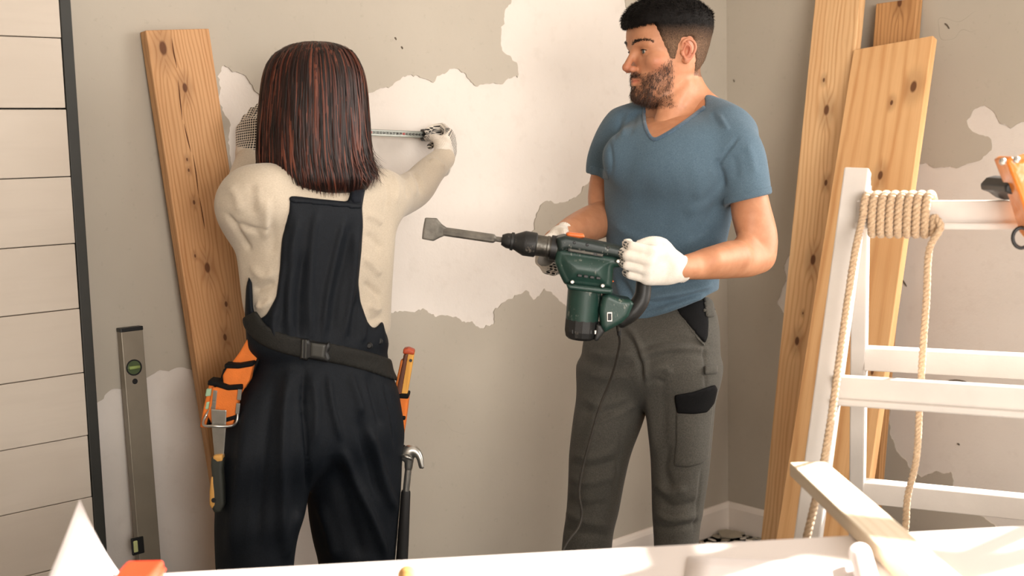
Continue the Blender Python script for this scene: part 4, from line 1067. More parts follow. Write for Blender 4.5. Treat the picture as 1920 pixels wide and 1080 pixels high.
HAIRP = [(0.14, 0.163), (0.085, 0.168), (0.066, 0.171), (0.060, 0.155), (0.047, 0.128), (0.041, 0.112), (0.034, 0.090), (0.021, 0.090), (0.014, 0.122), (0.010, 0.134), (-0.010, 0.141), (-0.024, 0.134), (-0.030, 0.115), (-0.034, 0.085), (-0.040, 0.052), (-0.13, 0.046), (-0.13, 0.26), (0.14, 0.26)]
def beard_w(hl):
    x, y, z = hl.T; ay = np.abs(y)
    cheek = 0.104 - np.clip((x - 0.020) / 0.060, 0, 1) ** 0.75 * 0.048             # upper limit of the beard along the cheek
    m = 1 / (1 + np.exp(-(cheek - z) / 0.004)) * (1 / (1 + np.exp(-(x - 0.024 - 0.005 * vnoise(hl, 90)) / 0.003))) * np.clip((z + 0.022) / 0.012, 0, 1)
    mouth = np.exp(-((ay / 0.021) ** 4 + ((z - 0.0445) / 0.0075) ** 4)) * (x > 0.075)
    must = np.exp(-((ay / 0.027) ** 4 + ((z - 0.0565) / 0.0075) ** 4)) * (x > 0.072)
    und = np.exp(-((ay - 0.014) / 0.006) ** 2 - ((z - 0.031) / 0.008) ** 2) * (x > 0.07) * 0.7
    chin = np.exp(-((ay / 0.032) ** 4)) * (z < 0.034) * (x > 0.045) * np.clip((z + 0.020) / 0.008, 0, 1)
    w_ = np.maximum(m * np.where(x > 0.068, np.clip((ay - 0.02) / 0.012, 0.0, 1) * 0.8, 0.78), np.maximum(must * 0.9, chin * 0.95))
    w_ = np.maximum(w_ - und, 0)
    return np.clip(w_ - mouth * 1.2, 0, 1)
bw = beard_w(hl) * inh
hairm = inpoly(x, z, HAIRP) & inh & (z > 0.04)
tint[:, 1] = np.clip(np.maximum(bw * np.where(x > 0.066, 0.85, 0.55), hairm * 0.9), 0, 1)
me = npmesh('body', bv, bF); setattr_(me, 'tint', tint); body = link('body', me, M_SKIN); child(body, man)
# ---- eyes
def eye_mat():
    t = NT('eye'); sx = t.n('ShaderNodeSeparateXYZ'); t.t.links.new(t.co(), sx.inputs[0])
    c = t.ramp(sx.outputs[2], [(0.0, lin((226, 214, 204))), (0.55, lin((226, 214, 204))), (0.58, lin((34, 34, 32))), (0.64, lin((78, 86, 82))), (0.84, lin((50, 56, 54))), (0.88, lin((8, 8, 8))), (1.0, lin((8, 8, 8)))])
    rv = t.rng(sx.outputs[2], 0.0070, 0.0125); cr = t.n('ShaderNodeValToRGB')
    t.t.links.new(rv, c.node.inputs[0]); t.col(c); t.set(0.08, coat=1.0); return t.m
M_EYE = eye_mat()
for s in (-1, 1):
    bm = bmesh.new(); bmesh.ops.create_uvsphere(bm, u_segments=24, v_segments=20, radius=0.0125)
    e = bmesh_obj('eye', bm, M_EYE, smooth=True); c = Gh(0.0722, s * 0.032, 0.109)
    gz = nrm(Fh * 1.0 + Lh * -0.05 - Uh * 0.10); e.rotation_euler = Vector(gz).to_track_quat('Z', 'Y').to_euler(); e.location = tuple(c); child(e, body)
# ---- hair: volume plus short strands
AV = Vol(OH - [0.14, 0.14, 0.075], OH + [0.14, 0.14, 0.155], 0.0025); HP = PROF.copy(); up_ = np.clip((HP[:, 0] - 0.135) / 0.083, 0, 1)
tz = 0.0026 + 0.0125 * np.clip((HP[:, 0] - 0.135) / 0.05, 0, 1) ** 0.8
HP[:, 1] += tz + 0.004 * np.clip((HP[:, 0] - 0.15) / 0.03, 0, 1); HP[:, 2] -= tz + 0.002 * np.clip((HP[:, 0] - 0.10) / 0.03, 0, 1); HP[:, 3] += tz * 0.95; HP[:, 0] += up_ * 0.0185
head_field(AV, OH, Fh, Lh, Uh, HS, prof=HP)
X, Y, Z = AV.xyz(); q = [X - OH[0], Y - OH[1], Z - OH[2]]
lx = q[0] * Fh[0] + q[1] * Fh[1] + q[2] * Fh[2]; ly = q[0] * Lh[0] + q[1] * Lh[1] + q[2] * Lh[2]; lz = q[0] * Uh[0] + q[1] * Uh[1] + q[2] * Uh[2] + 0.105
pm = poly2d(lx, lz, HAIRP) + 0.0035 * vnoise(np.stack(np.broadcast_arrays(lx, ly, lz), -1), 190)
th = 0.0
G3 = np.stack(np.broadcast_arrays(lx, ly, lz), -1)
th = th + 0.0022 * vnoise(G3 * np.array([1, 1.6, 1]), 85) * np.clip((lz - 0.15) / 0.03, 0, 1)
AV.f = smax(AV.f - th, pm - 0.002, 0.006).astype(np.float32)
AV.f = smax(AV.f, 0.046 - lz + 0 * AV.f, 0.004).astype(np.float32)
hairv, hairF = AV.nets(2); hn = vnormals(hairv, hairF); hll = head_local(hairv, OH, Fh, Lh, Uh, HS)
def fade_hair():
    t = NT('short_dark_hair'); at = t.n('ShaderNodeAttribute', attribute_name='fade'); n1 = t.noise(330, 3, 0.7)
    c = t.mix(at.outputs['Fac'], t.mix(t.rng(n1, 0.35, 0.7), lin((10, 8, 7)), lin((22, 17, 15))), t.mix(t.rng(n1, 0.35, 0.7), lin((78, 59, 46)), lin((126, 98, 76))))
    t.col(c); t.set(0.65, spec=0.12); t.bump(n1, 0.0015, 0.8); return t.m
M_FADE = fade_hair()
fade = np.clip((0.166 - hll[:, 2]) / 0.040, 0, 1) * np.clip(1.15 - np.clip((-hll[:, 0] - 0.02) / 0.06, 0, 1) * 0.5, 0, 1)
me = npmesh('hair', hairv, hairF); setattr_(me, 'fade', fade); hair = link('hair', me, M_FADE); child(hair, body)
qr = np.random.default_rng(8)
outer = np.where((np.linalg.norm(hll - [0, 0, 0.105], axis=1) > 0.07))[0]
pick = qr.choice(outer, 16000); loc = hll[pick]
flow = np.stack([np.where(loc[:, 2] > 0.17, 0.75, -0.15 - 0.4 * (loc[:, 0] < 0)), np.sign(loc[:, 1]) * 0.1, np.where(loc[:, 2] > 0.18, -0.05, -0.9)], 1)
fw = flow[:, :1] * Fh + flow[:, 1:2] * Lh + flow[:, 2:3] * Uh; nn = hn[pick]; fw = fw - nn * (np.sum(fw * nn, 1))[:, None]
topk = np.clip((loc[:, 2] - 0.14) / 0.05, 0, 1)[:, None]
dv = fw * (0.9) + nn * (0.22 + 0.38 * topk) + qr.normal(size=fw.shape) * 0.22
ln_ = 0.004 + 0.008 * topk[:, 0] * qr.uniform(0.6, 1.3, len(pick))
bvv, bf = blades(hairv[pick] - nn * 0.001, dv, ln_, 0.00042, nn, bend=-nn * 0.25)
me = npmesh('hair_strands', bvv, bf); setattr_(me, 'fade', np.repeat(fade[pick], len(bvv) // len(pick))); o = link('hair_strands', me, M_FADE); child(o, hair); o['kind'] = 'stuff'
# ---- beard and brows
bn = vnormals(bv, bF); prob = np.where(bw > 0.10, bw, 0); patch = 0.55 + 0.45 * vnoise(hl, 130); prob = prob * np.clip(patch, 0.15, 1) * np.where(x > .065, 1.5, 1.0); prob[~inh] = 0
pick = qr.choice(len(bv), 7500, p=prob / prob.sum()); loc = hl[pick]; nn = bn[pick]
dn = -Uh * 0.85 + Fh * 0.10 + Fh * 0.35 * np.clip(loc[:, :1] / 0.09, 0, 1); fw = dn - nn * np.sum(dn * nn, 1)[:, None]
dv = fw + nn * 0.38 + qr.normal(size=fw.shape) * 0.28
bvv, bf = blades(bv[pick] + qr.normal(size=(len(pick), 3)) * 0.0008, dv, qr.uniform(0.004, 0.0088, len(pick)) * (0.6 + 0.5 * bw[pick]), 0.00036, nn, bend=-Uh * 0.2)
o = link('beard', npmesh('beard', bvv, bf), M_BEARD); child(o, body); o['kind'] = 'stuff'
for s in (-1, 1):
    t_ = qr.uniform(0, 1, 330); lx_ = 0.0945 - 0.026 * t_ ** 1.6; ly_ = s * (0.010 + 0.040 * t_); lz_ = 0.1275 + 0.008 * np.sin(t_ * 2.3) - 0.005 * t_ ** 2 + qr.normal(size=330) * 0.0017 * (1.25 - t_)
    tgt = np.stack([lx_, ly_, lz_], 1); cand = np.where(inh & (z > 0.115) & (z < 0.145) & (x > 0.05) & (y * s > 0))[0]
    D = ((hl[cand][None, :, :] - tgt[:, None, :]) ** 2).sum(2); pk = cand[D.argmin(1)]
    dv = Lh * s * 0.9 - Fh * 0.3 + Uh * 0.25 + bn[pk] * 0.25 + qr.normal(size=(330, 3)) * 0.15
    bvv, bf = blades(bv[pk] + qr.normal(size=(330, 3)) * 0.0006, dv, qr.uniform(0.005, 0.009, 330), 0.00042, bn[pk])
    o = link('eyebrow', npmesh('eyebrow', bvv, bf), M_HAIRB); child(o, body)
    # lashes / dark lid line
    lid = [Gh(0.0715 + 0.0145 * math.cos(a * 0.9) * 0.995, s * 0.032 + 0.0132 * math.sin(a), 0.109 + 0.0046 * math.cos(a)) for a in np.linspace(-1.15, 1.15, 9)]
    tube('lashes', lid, 0.0009, M_HAIRB, body, 6)

M_SHIRT = cloth('heather_blue_jersey', (66, 88, 104), (100, 122, 138), 420, (1.0, 1.0, 3.2), 0.0006, sheen=0.1)
shirt_st = [
    ([(1343, 296), (1352, 325), (1357, 352)], 6, -.006), ([(1345, 318), (1330, 345), (1300, 372)], 10, .004), ([(1352, 350), (1325, 380), (1280, 400)], 12, .004), ([(1350, 372), (1320, 420), (1290, 450)], 9, -.003),
    ([(1385, 255), (1362, 285), (1346, 310)], 3.5, -.0035), ([(1400, 270), (1410, 300), (1414, 328)], 8, .003), ([(1375, 290), (1380, 315), (1380, 338)], 8, -.0025),
    ([(1142, 262), (1147, 300), (1145, 330)], 4, -.003), ([(1165, 215), (1160, 240), (1150, 262)], 4, -.003), ([(1180, 210), (1172, 235), (1166, 258)], 4, .003), ([(1195, 205), (1188, 232), (1180, 255)], 4, -.002),
    ([(1335, 210), (1342, 225), (1352, 240)], 4, -.003), ([(1348, 215), (1358, 232), (1366, 245)], 4, .003),
    ([(1150, 420), (1180, 440), (1220, 455)], 9, .003), ([(1340, 440), (1300, 470), (1270, 490)], 10, -.004), ([(1342, 470), (1300, 500), (1280, 520)], 9, .004),
    ([(1338, 520), (1300, 530), (1240, 540), (1200, 545)], 6, -.005), ([(1338, 532), (1300, 545), (1240, 556), (1200, 570)], 6, .006), ([(1330, 545), (1290, 556), (1230, 575), (1190, 585)], 5, -.005), ([(1325, 552), (1280, 568), (1230, 586)], 5, .005),
    ([(1160, 520), (1180, 550), (1190, 580)], 6, -.005), ([(1150, 500), (1162, 540), (1175, 575)], 7, .005), ([(1210, 545), (1240, 530), (1270, 525)], 6, .004), ([(1200, 560), (1230, 566), (1262, 560)], 4, -.004),
    ([(1200, 300), (1190, 350), (1180, 400)], 14, .002), ([(1250, 320), (1255, 380), (1240, 440)], 16, -.0018), ([(1300, 300), (1310, 350), (1300, 420)], 16, .002)]
shirt = vobj('shirt', SV, M_SHIRT, man, 2, [(l_, w_, a_ * 1.25) for l_, w_, a_ in shirt_st])
nl = [(1212, 190), (1207, 215), (1211, 241), (1224, 261), (1245, 254), (1284, 229), (1322, 200)]
X, Y, Z = SVc.xyz(); cb = band(catmull(nl, 3), 7.5); SVc.f = smax(SVc.f - 0.0022, SVc.pmask(cb), 0.002); SVc.f = smax(SVc.f, Y - 2.86 + 0 * SVc.f, 0.003)
SVh = SVc
M_SHIRT2 = cloth('blue_rib_jersey', (62, 84, 104), (86, 108, 128), 420, (1.0, 1.0, 3.2), 0.0006)
vobj('collar', SVh, M_SHIRT2, shirt, 1)
offset_part('sleeve_hem', SV, 0.0016, [(1356, 370), (1400, 359), (1470, 342), (1470, 362), (1400, 380), (1356, 390)], M_SHIRT, shirt, None, 1)
offset_part('sleeve_hem', SV, 0.0014, [(1105, 309), (1130, 315), (1141, 318), (1143, 338), (1128, 336), (1105, 330)], M_SHIRT, shirt, None, 1)

# ---- trousers
lo = P(1020, 1330, 2.6); hi = P(1360, 540, 3.05)
TV = Vol([lo[0] - .03, 2.55, 0.045], [hi[0] + .03, 3.06, hi[2] + .02], 0.0045)
TV.slab([(548, 1168, 1337, 2.81, .66), (590, 1150, 1339, 2.81, .68), (630, 1104, 1341, 2.81, .68), (680, 1095, 1341, 2.81, .66), (735, 1098, 1336, 2.81, .55)], YAWM, k=0.02, cap=0.07)
TV.slab([(690, 1092, 1222, 2.85, 1.0), (740, 1083, 1217, 2.85, 1.0), (790, 1075, 1205, 2.845, 1.0), (850, 1068, 1183, 2.84, 1.0), (900, 1066, 1171, 2.835, 1.0), (960, 1062, 1160, 2.83, 1.05), (1020, 1054, 1148, 2.83, 1.1), (1160, 1046, 1142, 2.83, 1.1), (1322, 1040, 1134, 2.83, 1.15)], YAWM, k=0.045)
TV.slab([(690, 1212, 1343, 2.765, 1.0), (740, 1210, 1341, 2.76, 1.0), (790, 1214, 1337, 2.755, 1.0), (850, 1220, 1332, 2.75, 1.0), (900, 1222, 1327, 2.745, 1.0), (960, 1223, 1318, 2.74, 1.05), (1020, 1226, 1310, 2.74, 1.1), (1160, 1228, 1306, 2.74, 1.1), (1322, 1226, 1304, 2.74, 1.15)], YAWM, k=0.035)
TV.ell(P(1272, 645, 2.92), (.08, .08, .09), None, 0.06); TV.ell(P(1190, 640, 3.0), (.09, .06, .09), None, 0.05)
M_TROU = cloth('grey_work_cotton', (66, 64, 59), (88, 85, 78), 330, (1, 1, 1), 0.0006, sheen=0.08, wear=(108, 104, 98))
M_BLKC = cloth('black_cotton', (14, 14, 15), (22, 22, 23), 330, sheen=0.0, spec=0.15)
tst = [([(1165, 620), (1185, 640), (1200, 680), (1205, 720)], 5, -.007), ([(1172, 610), (1192, 635), (1208, 680), (1216, 730)], 6, .006),
       ([(1200, 655), (1240, 640), (1300, 640), (1335, 648)], 6, -.005), ([(1200, 668), (1240, 655), (1300, 652)], 6, .005), ([(1195, 690), (1230, 672), (1290, 662), (1330, 668)], 7, -.004), ([(1215, 700), (1240, 690), (1262, 700)], 6, .005), ([(1210, 720), (1228, 712), (1250, 720)], 5, -.005),
       ([(1105, 660), (1150, 668), (1190, 660)], 7, .005), ([(1100, 680), (1150, 690), (1190, 682)], 6, -.005), ([(1098, 700), (1140, 708), (1180, 704)], 7, .004), ([(1090, 745), (1130, 758), (1180, 742)], 8, .004), ([(1088, 765), (1130, 778), (1175, 762)], 7, -.004), ([(1120, 790), (1160, 775), (1195, 755)], 7, .005),
       ([(1215, 740), (1222, 790), (1228, 850)], 8, .004), ([(1240, 720), (1245, 780), (1240, 840)], 9, -.003), ([(1255, 830), (1245, 880), (1260, 920)], 8, -.006), ([(1230, 905), (1255, 925), (1290, 915)], 8, .006), ([(1235, 935), (1265, 950), (1310, 940)], 7, -.006), ([(1228, 960), (1260, 975), (1312, 966)], 7, .006), ([(1226, 985), (1260, 990), (1310, 980)], 5, -.006),
       ([(1070, 850), (1110, 858), (1160, 840)], 8, .005), ([(1068, 868), (1110, 876), (1165, 862)], 6, -.006), ([(1066, 890), (1100, 905), (1160, 890)], 8, .005), ([(1064, 930), (1090, 950), (1140, 945)], 8, -.005), ([(1060, 960), (1090, 975), (1140, 985)], 8, .006), ([(1058, 990), (1090, 1000), (1140, 1005)], 6, -.005),
       ([(1118, 720), (1112, 800), (1100, 880), (1092, 960)], 12, .003), ([(1170, 780), (1160, 860), (1150, 940)], 3, -.003), ([(1315, 878), (1310, 930), (1300, 1000)], 2.5, -.003), ([(1320, 640), (1322, 700), (1324, 730)], 2.5, -.003)]
trou = vobj('trousers', TV, M_TROU, man, 2, [(l_, w_, a_ * 1.25) for l_, w_, a_ in tst])
offset_part('hip_pocket', TV, 0.0030, [(1263, 571), (1290, 566), (1322, 563), (1329, 600), (1328, 630), (1322, 645), (1306, 628), (1288, 606), (1274, 590)], M_BLKC, trou, 2.80)
offset_part('pocket_flap', TV, 0.0085, [(1264, 741), (1300, 735), (1341, 721), (1346, 730), (1340, 756), (1326, 774), (1300, 777), (1269, 776)], M_BLKC, trou, 2.78)
offset_part('cargo_pocket', TV, 0.0055, [(1267, 770), (1338, 762), (1334, 800), (1329, 858), (1316, 870), (1290, 877), (1263, 875), (1263, 868), (1267, 830)], M_TROU, trou, 2.78)
offset_part('side_loop', TV, 0.0055, [(1320, 686), (1346, 683), (1346, 701), (1320, 704)], M_TROU, trou, 2.80)
offset_part('belt_loop', TV, 0.0055, [(1318, 556), (1336, 553), (1342, 594), (1324, 596)], M_TROU, trou, 2.80)
offset_part('belt_loop', TV, 0.0055, [(1316, 578), (1340, 575), (1342, 583), (1318, 586)], M_TROU, trou, 2.80)
offset_part('pocket_seam', TV, 0.0030, band([(1262, 570), (1274, 590), (1290, 611), (1306, 632), (1322, 648)], 4), M_TROU, trou, 2.80)
for an, td in ((P(1087, 1322, 2.83), (-0.75, -0.66)), (P(1265, 1322, 2.74), (-0.35, -0.94))): boot('boot', an, td, M_BOOT, man, M_SOLE)

# ---- gloves
gd = nrm(P(1213, 497, 2.395) - P(1268, 503, 2.455))
hand_glove('glove', P(1266, 503, 2.452), gd, [0.10, 1.0, 0.05], [0, 0, 1], [(38, 72, 40), (36, 76, 40), (36, 76, 42), (34, 74, 44)],
           [(0.012, 0.006, 0.022), (0.045, 0.012, 0.046), (0.074, 0.022, 0.046), (0.094, 0.034, 0.034)], man, scale=0.96, cuff=0.030, dots=lambda hl, nl: ((nl[:, 1] > 0.25) & (hl[:, 0] > 0.02)).astype(float), cuffr=0.029)
gd = nrm(P(1003, 484, 2.585) - P(1046, 447, 2.69))
hand_glove('glove', P(1046, 447, 2.69), gd, [0.55, -0.45, -0.45], [0.3, 0.8, 0.3], [(48, 70, 45), (50, 74, 45), (50, 74, 45), (48, 70, 45)],
           [(0.012, 0.006, 0.022), (0.045, 0.020, 0.044), (0.066, 0.036, 0.040), (0.078, 0.052, 0.028)], man, scale=0.95, cuff=0.034, dots=lambda hl, nl: ((nl[:, 1] > 0.3) & (hl[:, 0] > 0.07)).astype(float), cuffr=0.030)
# ================================================================== demolition drill held by the man
YD = 2.44
drill = thing('demolition_drill', 'green and black demolition drill with flat chisel, held by the man in both gloves', 'power drill', tuple(P(1100, 520, YD)))
def scuffed(name, c, rough, scuff=(150, 150, 140), amt=0.7):
    t = NT(name); base = t.ramp(t.noise(14, 4), [(0.3, lin([v * 0.88 for v in c])), (0.7, lin([v * 1.08 for v in c]))])
    sc = t.math('MULTIPLY', t.rng(t.noise(70, 5, 0.75, co=t.co((1, 1, 0.5))), 0.585, 0.64), t.rng(t.noise(22, 2), 0.50, 0.56))
    t.col(t.mix(t.math('MULTIPLY', sc, amt), base, lin(scuff))); t.set(rough, spec=0.45); t.bump(t.noise(420, 2), 0.0004, 0.5); return t.m
M_GREEN = scuffed('dark_green_plastic', (33, 62, 54), 0.40); M_DBLK = scuffed('scuffed_black_plastic', (34, 34, 33), 0.48, (120, 112, 102)); M_DGRN = scuffed('green_black_plastic', (26, 40, 37), 0.42)
def dpart(name, poly, half, mat, y=YD, rnd=0.006, h=0.002, dome=0.0, parent=None):
    return vobj(name, polyext(poly, y, half, h, rnd, dome=dome), mat, parent or drill, 1)
dpart('top_cover', [(1042, 444), (1058, 440), (1096, 447), (1145, 457), (1196, 468), (1200, 480), (1176, 478), (1160, 484), (1148, 480), (1062, 466), (1046, 470)], 0.036, M_DGRN, rnd=0.009)
dpart('gearbox', [(1044, 462), (1062, 464), (1150, 477), (1163, 484), (1163, 499), (1149, 500), (1146, 538), (1124, 540), (1066, 533), (1057, 530), (1046, 508), (1039, 488)], 0.040, M_GREEN, rnd=0.012, dome=0.010)
dpart('gearbox_flange', [(1060, 528), (1146, 537), (1145, 547), (1120, 546), (1063, 538)], 0.042, M_GREEN, rnd=0.004)
ma, mb = P(1097, 534, YD), P(1088, 636, YD)
Lm = np.linalg.norm(mb - ma)
rm = 0.0345
lathe('motor_housing', ma, mb, [(0, rm), (Lm * .64, rm * 0.97), (Lm * .645, rm * 0.95)], M_GREEN, drill, 48)
lathe('motor_cap', ma + (mb - ma) * 0.63, mb, [(0, rm * 0.985), (Lm * .22, rm * 0.985), (Lm * .32, rm * 0.90), (Lm * .365, rm * 0.72), (Lm * .375, rm * .6)], M_DBLK, drill, 14, smooth=False)
for i in range(6):
    c = P(1074 + 8.5 * i, 627 + (1 if i % 2 else 0) + abs(i - 2.5) * -0.6, YD - rm * (0.86 - 0.10 * abs(i - 2.2) / 2)); beam('vent_slot', c, c + ZV * 0.008, 0.004, 0.004, (1, 0, 0), M_STEEL if i % 2 else M_BLACK, drill, 0.0005)
dpart('switch_housing', [(1128, 552), (1138, 546), (1160, 556), (1180, 559), (1186, 566), (1176, 590), (1164, 602), (1146, 612), (1132, 620), (1125, 608), (1122, 578)], 0.034, M_GREEN, rnd=0.010)
dpart('housing_edge', [(1117, 604), (1126, 606), (1133, 618), (1119, 636), (1112, 636)], 0.028, M_DBLK, rnd=0.004)
gp = [P(1188, 470, YD + .002), P(1201, 484, YD + .002), P(1206, 510, YD + .002), P(1206, 545, YD + .002), P(1200, 566, YD), P(1184, 586, YD), P(1166, 602, YD)]
q = np.array(gp); GV = Vol(q.min(0) - 0.04, q.max(0) + 0.04, 0.0022); GV.chain(q, [.013, .015, .0155, .016, .0175, .018, .014], k=0.004, flat=(np.array([0, 1.0, 0]), 1.25)); vobj('rear_grip', GV, M_DBLK, drill, 1)
c = P(1143, 594, YD - 0.034); sw = beam('switch_plate', c - ZV * 0.010, c + ZV * 0.010, 0.011, 0.003, (1, 0, 0), M_STEEL, drill, 0.0008)
beam('rocker', c - ZV * 0.007 - np.array([0, .002, 0]), c + ZV * 0.007 - np.array([0, .002, 0]), 0.007, 0.003, (1, 0, 0), M_BLACK, drill, 0.0008)
# nose: rubber sleeve and metal collar along the drill axis
na, nb = P(1046, 466, YD), P(937, 449, YD); nx = nrm(nb - na); LN = np.linalg.norm(nb - na); pxm = YD / FPX
lathe('collar', na, nb, [(-.004, .0215), (.004, .0225), (.014, .0225), (.015, .021), (.017, .021), (.018, .0225), (.0225, .0228), (.024, .0215), (.046, .0215)], M_GUN, drill, 40)
lathe('chuck_sleeve', na + nx * 0.044, nb, [(0, .0225), (.002, .0250), (.024, .0255), (.027, .0245), (.044, .0165), (.046, .0160), (.047, .0185), (.052, .0185), (.053, .0160), (.060, .0155), (.066, .0130), (.071, .0105)], M_DBLK, drill, 40)
# chisel
ch0 = P(945, 451, YD); ch1 = P(934, 449, YD); ch2 = P(832, 434, YD)
chz = thing('x', None, None); bpy.data.objects.remove(chz)
lathe('chisel_shank', na + nx * (LN * 0.93), ch2, [(0, .0055), (.012, .0055), (.016, .0052), (.020, .0088), (.024, .0092), (np.linalg.norm(ch2 - na) - LN * .93, .0090)], M_CHISEL, drill, 8, smooth=False)
dpart('chisel_blade', [(797, 408), (819, 409), (828, 420), (838, 427), (846, 428), (845, 443), (834, 442), (824, 446), (813, 452), (791, 448), (793, 430)], 0.006, M_CHISEL, rnd=0.003, h=0.0015)
# orange lever, pointer, screws, label strip, vents, side handle, cord
dpart('depth_lever', [(1060, 438), (1066, 435), (1094, 438), (1096, 444), (1088, 446), (1064, 443)], 0.016, M_ORANGEP, rnd=0.003)
dpart('trigger', [(1143, 523), (1152, 527), (1143, 530)], 0.010, M_ORANGEP, rnd=0.001, h=0.0012)
for x_, y_ in ((1077, 455), (1101, 459), (1140, 464)): lathe('screw', P(x_, y_, YD - 0.034), P(x_, y_, YD - 0.05), [(0, .0032), (.003, .0030), (.004, .0022)], M_BLACK, drill, 14)
for x_, y_ in ((1073, 529), (1130, 536), (1159, 490)): lathe('screw', P(x_, y_, YD - 0.038), P(x_, y_, YD - 0.06), [(0, .0042), (.005, .0040), (.006, .0028)], M_STEEL, drill, 14)
def strip(name, x0, y0, x1, y1, hgt, mat, dep=0.0405, th=0.003):
    a, b = P(x0, y0, YD - dep), P(x1, y1, YD - dep); return beam(name, a, b, hgt, th, ZV, mat, drill, 0.0008)
M_PLATE = scuffed('worn_name_strip', (92, 88, 78), 0.5)
strip('name_strip', 1065, 468, 1131, 479, 0.0068, M_DBLK, 0.0345, .006); strip('name_strip', 1068, 468.5, 1113, 476, 0.004, M_PLATE, 0.0375, .003); strip('name_strip', 1119, 477, 1130, 478.6, 0.003, M_PLATE, 0.0375, .003)
for i in range(4): strip('vent', 1083 + i * 11.6, 516 + i * 1.6, 1091 + i * 11.6, 517.2 + i * 1.6, 0.0052, M_BLACK, 0.0385, .006)
lathe('side_handle_ring', P(1032, 464, YD), P(1044, 466, YD), [(0, .0255), (.012, .0255)], M_BLACK, drill, 36)
sh = np.array([P(1036, 472, YD + 0.015), P(1030, 482, YD + 0.05), P(1024, 486, YD + 0.12), P(1016, 489, YD + 0.24)])
tube('side_handle', catmull(sh, 5), 0.0140, M_BLACK, drill, 16)
M_CORD = simple('grey_black_cord', (58, 54, 48), 0.6, var=0.3, sc=60)
cord = catmull([P(1160, 600, YD + .01), P(1160, 620, YD + .01), P(1162, 645, 2.56), P(1152, 690, 2.62), P(1140, 725, 2.655), P(1124, 765, 2.675), P(1108, 820, 2.685), P(1097, 860, 2.69), P(1088, 900, 2.69), P(1086, 930, 2.69), P(1091, 962, 2.69), P(1084, 990, 2.68), P(1062, 1020, 2.66), P(1048, 1060, 2.64), P(1030, 1180, 2.6), P(990, 1350, 2.62)], 8)
tail_ = [np.array([0.03, 2.70, 0.006]), np.array([-0.12, 2.85, 0.006]), np.array([-0.30, 2.80, 0.006])]
tube('power_cord', np.vstack([cord, tail_]), 0.0034, M_CORD, drill, 8)
lathe('cord_sleeve', P(1160, 598, YD + .01), P(1161, 628, YD + .012), [(0, .0075), (.02, .006), (.034, .0045)], M_BLACK, drill, 14)
# ================================================================== the woman
YAWW = math.atan2(0.6, 0.8)
woman = thing('person', 'woman with auburn bob and navy overalls, seen from behind, measuring the wall', 'person', (float(P(600, 640, 2.55)[0]), 2.55, 0.0))
Fw = nrm([-0.42, 0.90, -0.05]); Lw = nrm(np.cross([0, 0, 1], Fw)); Uw = np.cross(Fw, Lw); OW = P(590, 190, 2.57); WS = 0.93
# skin: head and neck
WV = Vol(OW - [0.14, 0.14, 0.26], OW + [0.14, 0.16, 0.14], 0.0035)
WV.chain([P(592, 370, 2.57), P(592, 320, 2.57), P(590, 250, 2.57)], [.060, .048, .047], k=0.03); head_field(WV, OW, Fw, Lw, Uw, WS, detail=False)
v, F_ = WV.nets(2); me = npmesh('body', v, F_); tt = np.zeros((len(v), 4)); tt[:, 3] = 1; setattr_(me, 'tint', tt); wbody = link('body', me, M_SKIN); child(wbody, woman)
# sweater
lo, hi = P(395, 650, 2.3), P(850, 270, 3.3)
WVOL = Vol([lo[0] - .03, 2.30, P(600, 660, 2.5)[2]], [-0.12, 3.16, P(600, 245, 2.9)[2]], 0.0043)
wt = [(340, 540, 680, 2.56, .55), (358, 500, 712, 2.555, .58), (385, 476, 718, 2.55, .60), (430, 470, 717, 2.55, .62), (480, 469, 716, 2.55, .62), (540, 472, 716, 2.55, .62), (590, 476, 717, 2.55, .64), (648, 482, 721, 2.55, .68)]
WVOL.slab(wt, YAWW, k=0.02, cap=0.03)
torso = WVOL.copy()
WVOL.cone(P(555, 345, 2.52), P(482, 368, 2.45), 0.050, 0.058, k=0.05); WVOL.cone(P(640, 345, 2.60), P(708, 366, 2.65), 0.046, 0.052, k=0.05)
WVOL.chain([P(490, 368, 2.45), P(468, 376, 2.46), P(454, 390, 2.53), P(447, 390, 2.60), P(457, 346, 2.66), P(466, 312, 2.71), P(467, 303, 2.725)], [.058, .063, .056, .050, .043, .034, .032], k=0.03)
WVOL.chain([P(466, 395, 2.46), P(470, 425, 2.49), P(484, 470, 2.50), P(494, 560, 2.50)], [.050, .046, .034, .026], k=0.04)
WVOL.chain([P(700, 372, 2.62), P(722, 371, 2.66), P(752, 366, 2.76), P(780, 352, 2.86), P(803, 325, 2.95), P(826, 302, 3.03), P(831, 297, 3.045)], [.056, .054, .047, .043, .037, .031, .030], k=0.03)
WVOL.chain([P(708, 390, 2.62), P(712, 450, 2.60), P(705, 540, 2.60), P(702, 600, 2.60)], [.034, .026, .024, .022], k=0.04)
M_SWEAT = cloth('cream_sweater', (192, 178, 158), (208, 195, 176), 240, (1, 1, 2.4), 0.0009)
